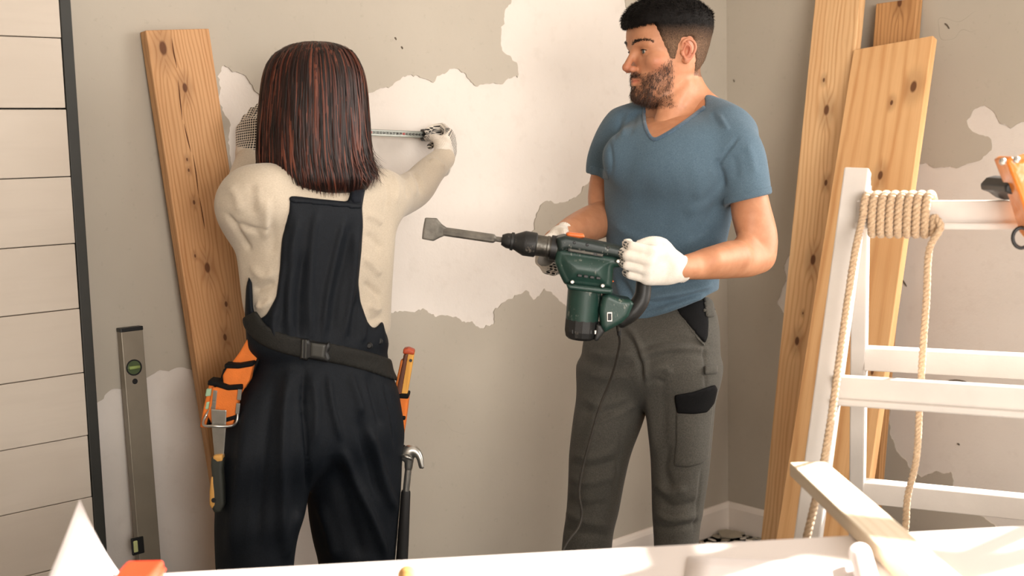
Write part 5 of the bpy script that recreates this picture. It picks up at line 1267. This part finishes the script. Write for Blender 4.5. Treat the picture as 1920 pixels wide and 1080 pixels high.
wst = [([(425, 400), (450, 440), (470, 470)], 5, -.006), ([(455, 432), (480, 430), (505, 428)], 3, -.003), ([(470, 350), (490, 390), (505, 430)], 10, .004), ([(500, 400), (512, 440), (508, 480)], 8, -.004), ([(470, 500), (495, 520), (515, 510)], 7, .005), ([(475, 545), (495, 540), (515, 530)], 6, -.006), ([(480, 570), (495, 575), (510, 560)], 6, .006),
       ([(685, 400), (705, 410), (716, 420)], 6, .004), ([(685, 440), (700, 450), (714, 470)], 7, -.004), ([(682, 480), (700, 500), (714, 515)], 7, .005), ([(682, 530), (700, 545), (712, 560)], 6, -.006), ([(690, 570), (702, 580), (714, 575)], 6, .006), ([(690, 600), (702, 600), (714, 595)], 5, -.004),
       ([(750, 328), (764, 347), (766, 372)], 4, -.006), ([(774, 322), (788, 342), (790, 364)], 4, -.006), ([(762, 325), (776, 345), (778, 370)], 5, .005), ([(735, 330), (745, 350), (742, 385)], 5, .003), ([(720, 340), (728, 360), (722, 395)], 5, -.003), ([(806, 300), (820, 303), (836, 315)], 4, .004), ([(430, 345), (445, 372), (450, 400)], 9, .004), ([(470, 345), (476, 372), (472, 405)], 8, -.005), ([(500, 372), (500, 410), (496, 450)], 7, .005), ([(440, 420), (462, 425), (490, 440)], 5, -.004)]
WVOL.f = (WVOL.f - 0.0).astype(np.float32)
child(vobj('sweater', WVOL, M_SWEAT, None, 2, [(l_, w_, a_ * 1.5) for l_, w_, a_ in wst]), woman)
# overalls: bib back (over the sweater), then hips and legs
M_NAVY = cloth('navy_work_cotton', (10, 15, 21), (18, 24, 32), 330, rough=0.68, sheen=0.0, wear=(28, 34, 39), spec=0.24)
OV = Vol([lo[0] - .06, 2.28, 0.06], [-0.20, 2.86, P(600, 320, 2.5)[2]], 0.0055)
OV.slab(wt, YAWW, k=0.0, cap=0.03); OV.f = OV.f - 0.010
OV.cone(P(555, 345, 2.52), P(500, 366, 2.47), 0.052, 0.056, k=0.05); OV.cone(P(640, 345, 2.60), P(690, 362, 2.64), 0.050, 0.055, k=0.05)
X, Y, Z = OV.xyz()
bib = [(541, 366), (600, 373), (652, 378), (658, 352), (668, 318), (694, 325), (684, 360), (679, 388), (681, 420), (678, 470), (672, 530), (676, 566), (690, 606), (702, 618), (718, 600), (726, 640), (735, 720), (440, 720), (462, 640), (459, 590), (461, 540), (466, 516), (473, 530), (475, 580), (484, 600), (500, 590), (518, 556), (524, 510), (528, 450), (540, 400)]
OV.f = smax(OV.f, OV.pmask(bib), 0.006)
lev = [(612, 482, 722, 2.55, .70), (650, 486, 722, 2.55, .72), (690, 474, 724, 2.55, .76), (730, 461, 733, 2.55, .76), (780, 443, 741, 2.55, .74), (830, 430, 746, 2.55, .68), (880, 424, 746, 2.55, .60)]
OV.slab(lev, YAWW, k=0.02, cap=0.09)
OV.slab([(730, 462, 600, 2.50, .95), (780, 442, 590, 2.495, 1.0), (830, 427, 586, 2.49, 1.0), (880, 415, 582, 2.49, 1.0), (930, 407, 577, 2.485, 1.0), (970, 404, 570, 2.48, 1.0), (1010, 403, 558, 2.48, 1.0), (1060, 403, 551, 2.48, 1.05), (1160, 410, 545, 2.48, 1.1), (1395, 420, 548, 2.48, 1.15)], YAWW, k=0.05, cap=0.03)
OV.slab([(730, 572, 732, 2.58, .95), (780, 570, 742, 2.59, 1.0), (830, 570, 749, 2.60, 1.0), (880, 572, 752, 2.60, 1.0), (930, 577, 750, 2.605, 1.0), (970, 581, 747, 2.61, 1.0), (1010, 588, 744, 2.61, 1.0), (1060, 598, 740, 2.61, 1.05), (1160, 604, 736, 2.61, 1.1), (1385, 608, 733, 2.61, 1.15)], YAWW, k=0.035, cap=0.03)
ost = [([(570, 690), (568, 760), (575, 850), (578, 930)], 4, -.009), ([(545, 690), (535, 760), (530, 850), (528, 940), (530, 1040)], 10, .009), ([(515, 700), (500, 800), (490, 900), (480, 1040)], 14, -.006), ([(470, 740), (455, 850), (440, 960), (432, 1050)], 14, .006),
       ([(615, 700), (622, 760), (640, 830)], 7, .007), ([(640, 840), (665, 900), (700, 980), (725, 1050)], 9, .011), ([(620, 850), (640, 920), (665, 1000), (680, 1050)], 16, -.007), ([(690, 800), (705, 850), (725, 920), (742, 960)], 9, .008), ([(670, 780), (690, 850), (715, 940)], 9, -.006), ([(655, 700), (668, 740), (680, 780)], 8, .006), ([(690, 700), (705, 760), (715, 800)], 7, -.005),
       ([(585, 700), (592, 760), (590, 840)], 8, .006), ([(600, 940), (620, 1000), (630, 1050)], 12, .007), ([(560, 960), (545, 1000), (535, 1050)], 10, .006), ([(720, 720), (735, 780), (742, 840)], 3, -.004),
       ([(545, 640), (540, 560), (548, 470), (560, 400)], 8, .005), ([(560, 640), (560, 560), (570, 470)], 7, -.005), ([(585, 640), (580, 560), (586, 450), (596, 390)], 8, .005), ([(605, 640), (612, 560), (630, 470), (645, 410)], 6, .006), ([(622, 640), (630, 560), (645, 490), (660, 420)], 8, -.006), ([(642, 640), (655, 570), (664, 500), (668, 430)], 7, .006), ([(660, 640), (664, 600), (668, 560)], 6, -.005), ([(520, 640), (512, 610), (516, 580)], 6, .006), ([(530, 600), (534, 540), (545, 480)], 6, -.004), ([(500, 640), (492, 620), (490, 605)], 5, -.005), ([(680, 640), (682, 620), (680, 600)], 5, .005)]
over = vobj('overalls', OV, M_NAVY, woman, 2, [(l_, w_ * 0.9, a_ * 1.5) for l_, w_, a_ in ost])
offset_part('bib_hem', OV, 0.0035, [(541, 366), (600, 373), (652, 378), (680, 382), (680, 394), (600, 386), (541, 380)], M_NAVY, over, 2.75)
offset_part('strap', OV, 0.0045, [(655, 378), (659, 350), (668, 320), (692, 326), (684, 352), (678, 384)], cloth('navy_elastic', (11, 15, 23), (20, 26, 36), 300, (1, 1, 4), sheen=0.05), over, 2.8)
for bx, by in ((712, 640), (693, 648)):
    c = P(bx, by, 2.42); d_ = ray(bx, by)
    dg_ = None
    # sit the button on the cloth: march along the sight line through the volume
    for Yt in np.arange(2.40, 2.80, 0.002):
        p = P(bx, by, Yt); ii = np.round((p - OV.lo) / OV.h).astype(int)
        if (ii >= 0).all() and (ii < OV.n).all() and OV.f[tuple(ii)] < 0: break
    lathe('button', p + cam_d * 0.002, p - cam_d * 0.01, [(0, .0065), (.004, .0065), (.005, .0052), (.004, .0042)], M_BLACK, over, 20)
for an in (P(484, 1395, 2.48), P(670, 1385, 2.61)): boot('boot', an, (-0.6, 0.8), M_BOOT, woman, M_SOLE)

# ---- hair: base volume and combed locks
HL = [(78, 573, 601, 2.575, 1.0), (81, 555, 624, 2.575, 1.0), (88, 537, 644, 2.57, 1.0), (99, 522, 657, 2.57, .97), (116, 509, 668, 2.57, .95), (140, 500, 677, 2.565, .92), (180, 494, 683, 2.56, .90), (220, 490, 686, 2.555, .88), (260, 488, 689, 2.55, .86), (300, 488, 694, 2.545, .84), (335, 492, 700, 2.54, .80), (362, 508, 690, 2.54, .72)]
rows = []
for py, xl, xr, Yv, q_ in HL:
    c = P((xl + xr) / 2, py, Yv); a = (xr - xl) / 2 * Yv / FPX; rows.append((c[2], c[0], c[1], a, a * q_))
rows.sort(); HR = catmull(np.array(rows), 8)
def hair_pt(z, th, off):
    c = [np.interp(z, HR[:, 0], HR[:, i]) for i in range(1, 5)]
    return np.stack([c[0] + (c[2] + off) * np.cos(th), c[1] + (c[3] + off) * np.sin(th), z], -1)
HB = Vol([HR[:, 1].min() - .15, 2.36, HR[0, 0] - 0.02], [HR[:, 1].max() + .15, 2.76, HR[-1, 0] + 0.02], 0.005)
HB.slab(ins(HL, 3.0), 0.0, k=0.0, p=2.0, cap=0.01)
def hair_mat():
    t = NT('auburn_hair'); at = t.n('ShaderNodeAttribute', attribute_name='lock').outputs['Fac']; n1 = t.noise(1, 3, 0.6, co=t.co((420, 420, 6)))
    c = t.ramp(at, [(0.0, lin((22, 13, 11))), (0.35, lin((44, 23, 18))), (0.65, lin((88, 45, 34))), (1.0, lin((134, 76, 56)))])
    c = t.mix(t.rng(n1, 0.3, 0.7, 0, 0.35), c, lin((26, 16, 14))); t.col(c); t.set(0.42, spec=0.32); t.bump(n1, 0.001, 0.5); return t.m
M_AUB = hair_mat()
v, F_ = HB.nets(2)
whair = link('hair', npmesh('hair', v, F_), M_AUB); setattr_(whair.data, 'lock', np.full(len(v), 0.12)); child(whair, woman)
qh = np.random.default_rng(17); VS, FS, AT, off = [], [], [], 0
NLOCK = 1900
ztop, zbot = HR[-1, 0], HR[0, 0]
for i in range(NLOCK):
    th = qh.uniform(0, 2 * math.pi); fr = qh.uniform(0, 1)
    if math.sin(th) > 0.35 and fr < 0.75: continue
    z0 = ztop - 0.0005 - 0.012 * qh.uniform() ** 2
    if fr > 0.55: z0 = ztop - qh.uniform(0.01, 0.16)
    sidef = math.cos(th)
    ze = zbot + qh.uniform(-0.018, 0.034) + 0.010 * max(0, -sidef) + 0.018 * max(0, sidef)
    n = 20; t = np.linspace(0, 1, n); zz_ = z0 + (ze - z0) * t ** 0.92
    o_ = 0.0012 + qh.uniform(-0.003, 0.0035) + 0.0015 * np.sin(t * 6 + qh.uniform(0, 6)); o_ = o_ + np.clip(t - 0.75, 0, 1) * qh.uniform(-0.03, 0.035)
    dth = qh.normal() * 0.05 * t ** 2 + 0.02 * np.sin(t * 5 + qh.uniform(0, 6)); p = hair_pt(zz_, th + dth, o_)
    if sidef > 0.75 and qh.uniform() < 0.35:      # tips flicking out over the shoulder
        fl = np.clip((t - 0.80) / 0.2, 0, 1) ** 1.6 * qh.uniform(0.008, 0.030); p[:, 0] += fl; p[:, 2] += fl * 0.30
    wd = qh.uniform(0.0010, 0.0030); r = wd * np.clip(np.minimum(t * 14 + 0.25, (1 - t) * 3.2 + 0.06), 0, 1)
    tan = np.gradient(p, axis=0); tan /= np.linalg.norm(tan, axis=1)[:, None] + 1e-9
    out = np.stack([np.cos(th + dth), np.sin(th + dth), 0 * t], 1); sd = np.cross(tan, out); sd /= np.linalg.norm(sd, axis=1)[:, None] + 1e-9
    vv = np.stack([p - sd * r[:, None], p + out * (r * 0.55)[:, None], p + sd * r[:, None]], 1).reshape(-1, 3)
    VS.append(vv); b = off + np.arange(n - 1)[:, None] * 3
    FS += [np.stack([b[:, 0], b[:, 0] + 1, b[:, 0] + 4, b[:, 0] + 3], 1), np.stack([b[:, 0] + 1, b[:, 0] + 2, b[:, 0] + 5, b[:, 0] + 4], 1)]
    off += 3 * n
    red = qh.uniform() ** 1.5 * 0.9                                  # dyed streaks, the same all round and along the lock
    AT.append(np.full(3 * n, min(1.0, red)))
VS = np.vstack(VS); me = npmesh('hair_locks', VS, np.vstack(FS)); setattr_(me, 'lock', np.concatenate(AT)); o = link('hair_locks', me, M_AUB); child(o, whair); o['kind'] = 'stuff'

# ---- gloves and tape measure
tape_a, tape_b = on_back(470, 238, 0.030), on_back(795, 253, 0.042)
hand_glove('glove', P(468, 298, 2.735), [0.02, 0.22, 0.95], [0.45, 0.85, -0.10], [1, -0.3, 0.2], [(30, 50, 30), (30, 54, 34), (30, 58, 36), (28, 60, 38)],
           [(0.012, 0.006, 0.022), (0.045, 0.018, 0.042), (0.070, 0.030, 0.040), (0.092, 0.040, 0.030)], woman, scale=0.92, cuff=0.034, dots=lambda hl, nl: np.clip((hl[:, 0] - 0.022 + hl[:, 2] * 0.25) * 400, 0, 1), cuffr=0.036)
gd = nrm(P(849, 258, 3.125) - P(832, 299, 3.045))
hand_glove('glove', P(832, 298, 3.045), gd, [-0.85, 0.50, 0.12], [-0.45, -0.65, 0.60], [(38, 58, 35), (45, 62, 35), (50, 66, 38), (54, 66, 40)],
           [(0.012, 0.006, 0.022), (0.045, 0.022, 0.036), (0.066, 0.042, 0.030), (0.082, 0.060, 0.020)], woman, scale=0.90, cuff=0.036, dots=lambda hl, nl: (hl[:, 0] > 0.038 + 0.6 * np.clip(hl[:, 2], 0, 1)).astype(float), cuffr=0.034)
tm = thing('tape_measure', 'tape measure with black case and silver blade stretched across the bare plaster between the gloves', 'tape measure', tuple(tape_b))
td = nrm(tape_b - tape_a); tn_ = nrm(np.cross(td, ZV)); tn_ = tn_ if tn_ @ BN > 0 else -tn_; tu = np.cross(tn_, td); tu = tu if tu[2] > 0 else -tu
M_BLADE = simple('tape_blade', (196, 200, 192), 0.35, 0.15, var=0.03); M_INK = simple('tape_ink', (28, 28, 28), 0.6); M_INKR = simple('tape_ink_red', (190, 50, 50), 0.6)
TW = 0.0165
rws = []
for s_ in np.linspace(0, 1, 9):
    rws.append([tape_a + (tape_b - tape_a) * s_ + tu * (e * TW / 2) - tn_ * (0.0015 * (1 - abs(e)) ** 1.0) for e in (-1, -.6, 0, .6, 1)])
R_ = np.array(rws); m_, n_ = R_.shape[:2]
Fq = np.array([(i * n_ + j, i * n_ + j + 1, (i + 1) * n_ + j + 1, (i + 1) * n_ + j) for i in range(m_ - 1) for j in range(n_ - 1)])
bl = link('blade', npmesh('blade', R_.reshape(-1, 3), Fq), M_BLADE); md = bl.modifiers.new('t', 'SOLIDIFY'); md.thickness = 0.0004; child(bl, tm)
for e in (-1, 1):
    tube('edge_line', [tape_a + tu * e * TW * .48 + tn_ * .0006, tape_b + tu * e * TW * .48 + tn_ * .0006], 0.0005, simple('edge_grey', (150, 150, 140), 0.5), bl, 5)
def text_mesh(txt, size):
    cu = bpy.data.curves.new('t', 'FONT'); cu.body = txt; cu.size = size; cu.align_x = 'CENTER'; cu.align_y = 'CENTER'; cu.extrude = 0.0001; cu.offset = 0.0002
    tmp = bpy.data.objects.new('t', cu); COL.objects.link(tmp); me = bpy.data.meshes.new_from_object(tmp.evaluated_get(bpy.context.evaluated_depsgraph_get())); bpy.data.objects.remove(tmp); return me
def place_text(me, c, name, mat, parent):
    co_ = np.empty(len(me.vertices) * 3, np.float32); me.vertices.foreach_get('co', co_); co_ = co_.reshape(-1, 3)
    me.vertices.foreach_set('co', (c + co_[:, :1] * td + co_[:, 1:2] * tu + co_[:, 2:3] * tn_).astype(np.float32).ravel()); me.update(); me.name = name
    o = link(name, me, mat); child(o, parent); return o
n0 = np.linalg.norm(on_back(790, 253, .042) - tape_a)
for k_ in range(29, 47):
    c = tape_a + td * (n0 - (45.6 - k_) * 0.0100 * 1.0) + tn_ * 0.0012
    place_text(text_mesh(str(k_), 0.0082), c, 'number', M_INKR if k_ in (30, 40) else M_INK, bl)
cs = tape_b + td * 0.018
cv = Vol(cs - 0.075, cs + 0.075, 0.0025)
Xg, Yg, Zg = cv.xyz(); qq = [Xg - cs[0], Yg - cs[1], Zg - cs[2]]
a_ = qq[0] * td[0] + qq[1] * td[1] + qq[2] * td[2] - 0.014; b_ = qq[0] * tn_[0] + qq[1] * tn_[1] + qq[2] * tn_[2] + 0.004; c_ = qq[0] * tu[0] + qq[1] * tu[1] + qq[2] * tu[2]
rb = lambda a, b, c, ha, hb, hc, r: np.sqrt(np.maximum(np.abs(a) - ha + r, 0) ** 2 + np.maximum(np.abs(b) - hb + r, 0) ** 2 + np.maximum(np.abs(c) - hc + r, 0) ** 2) - r
dd = rb(a_ - 0.004, b_, c_ + 0.0, 0.030, 0.028, 0.0125, .006)
dd = smin(dd, rb(a_ + 0.024, b_ - .0, c_, 0.010, 0.012, 0.0155, .003), 0.004)
cv.f = dd.astype(np.float32); vobj('case', cv, M_BLACK, tm, 1)

# ================================================================== tool belt and the tools in it
belt = thing('tool_belt', 'black tool belt with orange pouches worn over the navy overalls', 'tool belt', tuple(P(600, 660, 2.45)))
BL = catmull([(466, 590), (480, 614), (505, 634), (545, 648), (590, 657), (640, 666), (690, 678), (726, 690), (760, 700)], 4)
bvol = OV.copy(); bvol.f = bvol.f - 0.0055; bvol.f = smax(bvol.f, bvol.pmask(band(BL, 36)), 0.003)
vobj('strap', bvol, simple('grey_black_webbing', (36, 35, 32), 0.75, var=0.2, sc=300, bump=0.001, bsc=500, spec=0.25), belt, 1)
def march(px, py):
    for Yt in np.arange(2.30, 2.85, 0.002):
        p = P(px, py, Yt); ii = np.round((p - OV.lo) / OV.h).astype(int)
        if (ii >= 0).all() and (ii < OV.n).all() and OV.f[tuple(ii)] < 0: return Yt
    return 2.5
yb = march(595, 656) - 0.008
vobj('buckle', polyext([(565, 634), (580, 636), (581, 640), (612, 644), (618, 640), (620, 650), (616, 660), (620, 672), (616, 680), (608, 676), (580, 672), (577, 676), (563, 672)], yb, 0.010, 0.002, 0.004), M_BLACK, belt, 1)
M_BUCK = simple('buckle_grey', (62, 62, 58), 0.4)
vobj('buckle_tongue', polyext([(583, 642), (611, 646), (608, 673), (582, 669)], yb - 0.010, 0.004, 0.002, 0.003), M_BUCK, belt, 1)
for xx in (568, 574): beam('buckle_slot', P(xx, 637, yb - 0.011), P(xx - 1, 671, yb - 0.011), .003, .003, (1, 0, 0), M_BUCK, belt, .0005)
YL = 2.45
def bpart(name, poly, half, mat, y, rnd=0.004, parent=belt, h=0.002): return vobj(name, polyext(poly, y, half, h, rnd), mat, parent, 1)
po = bpart('pouch', [(470, 626), (484, 624), (499, 642), (490, 668), (478, 694), (464, 720), (452, 760), (446, 790), (424, 806), (404, 800), (398, 770), (402, 730), (428, 690), (450, 660)], 0.010, M_ORANGE, YL + .012)
bpart('pouch_binding', band([(499, 642), (484, 676), (470, 706), (458, 744), (452, 790), (440, 806), (424, 810)], 6), 0.012, M_BLACKWEB, YL + 0.012, .002)
bpart('pocket', [(430, 684), (478, 680), (470, 712), (460, 728), (422, 722), (420, 702)], 0.016, M_ORANGE, YL - 0.006)
bpart('pocket', [(402, 722), (454, 724), (446, 770), (440, 796), (404, 796), (392, 776)], 0.020, M_ORANGE, YL - 0.012)
bpart('pocket', [(396, 716), (408, 720), (402, 770), (394, 800), (378, 798), (386, 756)], 0.018, M_ORANGE, YL - 0.006)
bpart('binding', band([(424, 684), (450, 685), (478, 680)], 8), 0.018, M_BLACKWEB, YL - 0.007, .002)
bpart('binding', band([(394, 714), (408, 716), (432, 724), (458, 722)], 9), 0.023, M_BLACKWEB, YL - 0.012, .002)
bpart('binding', band([(424, 690), (418, 708), (412, 720)], 5), 0.014, M_BLACKWEB, YL - 0.004, .002)
bpart('binding', band([(408, 720), (401, 760), (392, 798)], 4), 0.021, M_BLACKWEB, YL - 0.010, .002)
bpart('binding', band([(426, 784), (446, 778)], 8), 0.022, M_BLACKWEB, YL - 0.013, .002)
M_GSTR = simple('pale_green_strip', (168, 204, 170), 0.6)
for y0 in (726, 750): bpart('reflective_strip', [(391, y0), (402, y0 - 2), (400, y0 + 13), (388, y0 + 15)], 0.0195, M_GSTR, YL - 0.006, .001)
for (x_, y_) in ((403, 742), (401, 762), (449, 740), (446, 766)):
    beam('loop_bracket', P(x_ + 1, y_ - 10, YL - .034), P(x_ - 1, y_ + 10, YL - .034), .008, .004, (1, 0, 0), M_STEEL, belt, .001)
lp = [P(x_, y_, Yq_) for x_, y_, Yq_ in ((446, 762, YL - .03), (444, 790, YL - .034), (431, 799, YL - .05), (400, 799, YL - .062), (382, 797, YL - .05), (386, 780, YL - .03), (401, 758, YL - .03))]
tube('steel_loop', catmull(lp, 6), 0.0028, M_STEEL, belt, 10)
# putty knife in the loop
YK = YL - 0.045
pk = thing('putty_knife', 'putty knife with dark and ochre handle hanging blade up in the orange pouch', 'putty knife', tuple(P(408, 950, YK)))
bpart('blade', [(396, 767), (425, 769), (424, 800), (420, 856), (402, 856), (397, 800)], 0.0012, M_STEEL, YK, .0006, pk, .0012)
M_KH = simple('dark_rubber', (52, 54, 48), 0.55); M_OCH = simple('ochre_plastic', (214, 160, 84), 0.5)
bpart('handle', [(398, 856), (408, 852), (421, 858), (419, 880), (421, 910), (422, 945), (416, 958), (404, 960), (397, 948), (396, 920), (399, 890), (397, 872)], 0.012, M_KH, YK, .006, pk)
bpart('ferrule', [(402, 852), (419, 850), (420, 862), (410, 866), (401, 858)], 0.0125, M_OCH, YK, .004, pk)
bpart('handle_inlay', [(398, 892), (402, 890), (406, 920), (407, 944), (400, 952), (395, 944), (395, 918)], 0.0130, M_OCH, YK, .004, pk)
hh = P(401, 938, YK - .013); lathe('hang_hole', hh, hh - cam_d, [(0, .005), (.001, .005)], M_BLACK, pk, 14)
# right pouch, folding rule, hammer
YR = 2.62
bpart('pouch', [(724, 730), (768, 738), (764, 770), (760, 800), (752, 846), (744, 880), (736, 846), (730, 790)], 0.022, M_ORANGE, YR)
bpart('binding', band([(735, 734), (750, 739), (768, 740)], 8), 0.025, M_BLACKWEB, YR, .002)
bpart('binding', band([(744, 777), (762, 780)], 8), 0.025, M_BLACKWEB, YR, .002)
bpart('binding', band([(736, 742), (742, 790), (744, 838)], 6), 0.023, M_BLACKWEB, YR - .002, .002)
bpart('binding', band([(742, 838), (758, 842)], 7), 0.022, M_BLACKWEB, YR, .002)
lp = [P(744, 852, YR - .02), P(760, 856, YR - .045), P(772, 861, YR - .035), P(768, 858, YR), P(750, 852, YR + .01)]
tube('steel_loop', catmull(lp, 6), 0.0028, M_STEEL, belt, 10)
fr_ = thing('folding_rule', 'folded yellow wooden rule standing in the orange pouch beside the hammer', 'folding rule', tuple(P(756, 735, YR)))
M_YEL = wood('yellow_rule', (232, 172, 84), (214, 150, 66), ring=40, seed=6); M_DRULE = simple('rule_dark_edge', (92, 48, 24), 0.5); M_RTIP = simple('rule_red_tip', (186, 76, 40), 0.5)
bpart('segment', [(764, 660), (778, 658), (764, 740), (751, 740)], 0.012, M_YEL, YR, .002, fr_)
bpart('segment', [(758, 662), (767, 660), (753, 742), (741, 740)], 0.013, M_DRULE, YR - 0.001, .002, fr_)
bpart('segment', [(752, 674), (759, 672), (746, 742), (738, 738)], 0.011, simple('rule_orange_edge', (206, 112, 40), .5), YR - 0.002, .002, fr_)
bpart('tip', [(757, 653), (766, 651), (778, 656), (777, 664), (766, 662), (756, 662)], 0.0145, M_RTIP, YR - .001, .002, fr_)
c = P(770, 676, YR - .013); lathe('pivot', c, c - cam_d * .01, [(0, .0035), (.002, .003)], M_BLACK, fr_, 14)
hm = thing('hammer', 'claw hammer with black rubber grip hanging head up at the right hip of the woman', 'hammer', tuple(P(760, 1050, YR)))
YH = YR - 0.022
HVv = Vol(P(735, 900, YH) - [.02, .06, .02], P(805, 830, YH) + [.03, .06, .02], 0.002)
HVv.chain([P(757, 856, YH), P(764, 846, YH), P(776, 845, YH), P(786, 855, YH - .004), P(792, 876, YH - .010)], [.010, .0125, .0115, .008, .004], k=.004); HVv.chain([P(764, 848, YH), P(776, 846, YH + .010), P(785, 856, YH + .016), P(789, 876, YH + .018)], [.011, .010, .007, .004], k=.004)
HVv.cone(P(768, 852, YH), P(766, 876, YH), .011, .009, k=.006)
vobj('head', HVv, M_STEEL, hm, 1)
lathe('shaft', P(767, 866, YH), P(761, 925, YH), [(0, .0075), (np.linalg.norm(P(767, 866, YH) - P(761, 925, YH)), .0075)], M_STEEL, hm, 20)
ga, gb = P(761, 920, YH), P(752, 1078, YH); gl = np.linalg.norm(gb - ga)
lathe('grip', ga, gb, [(0, .0095), (.004, .0105), (gl * .5, .0125), (gl * .9, .0135), (gl, .0145), (gl + .004, .010)], simple('black_rubber_grip', (26, 25, 25), .6), hm, 24)
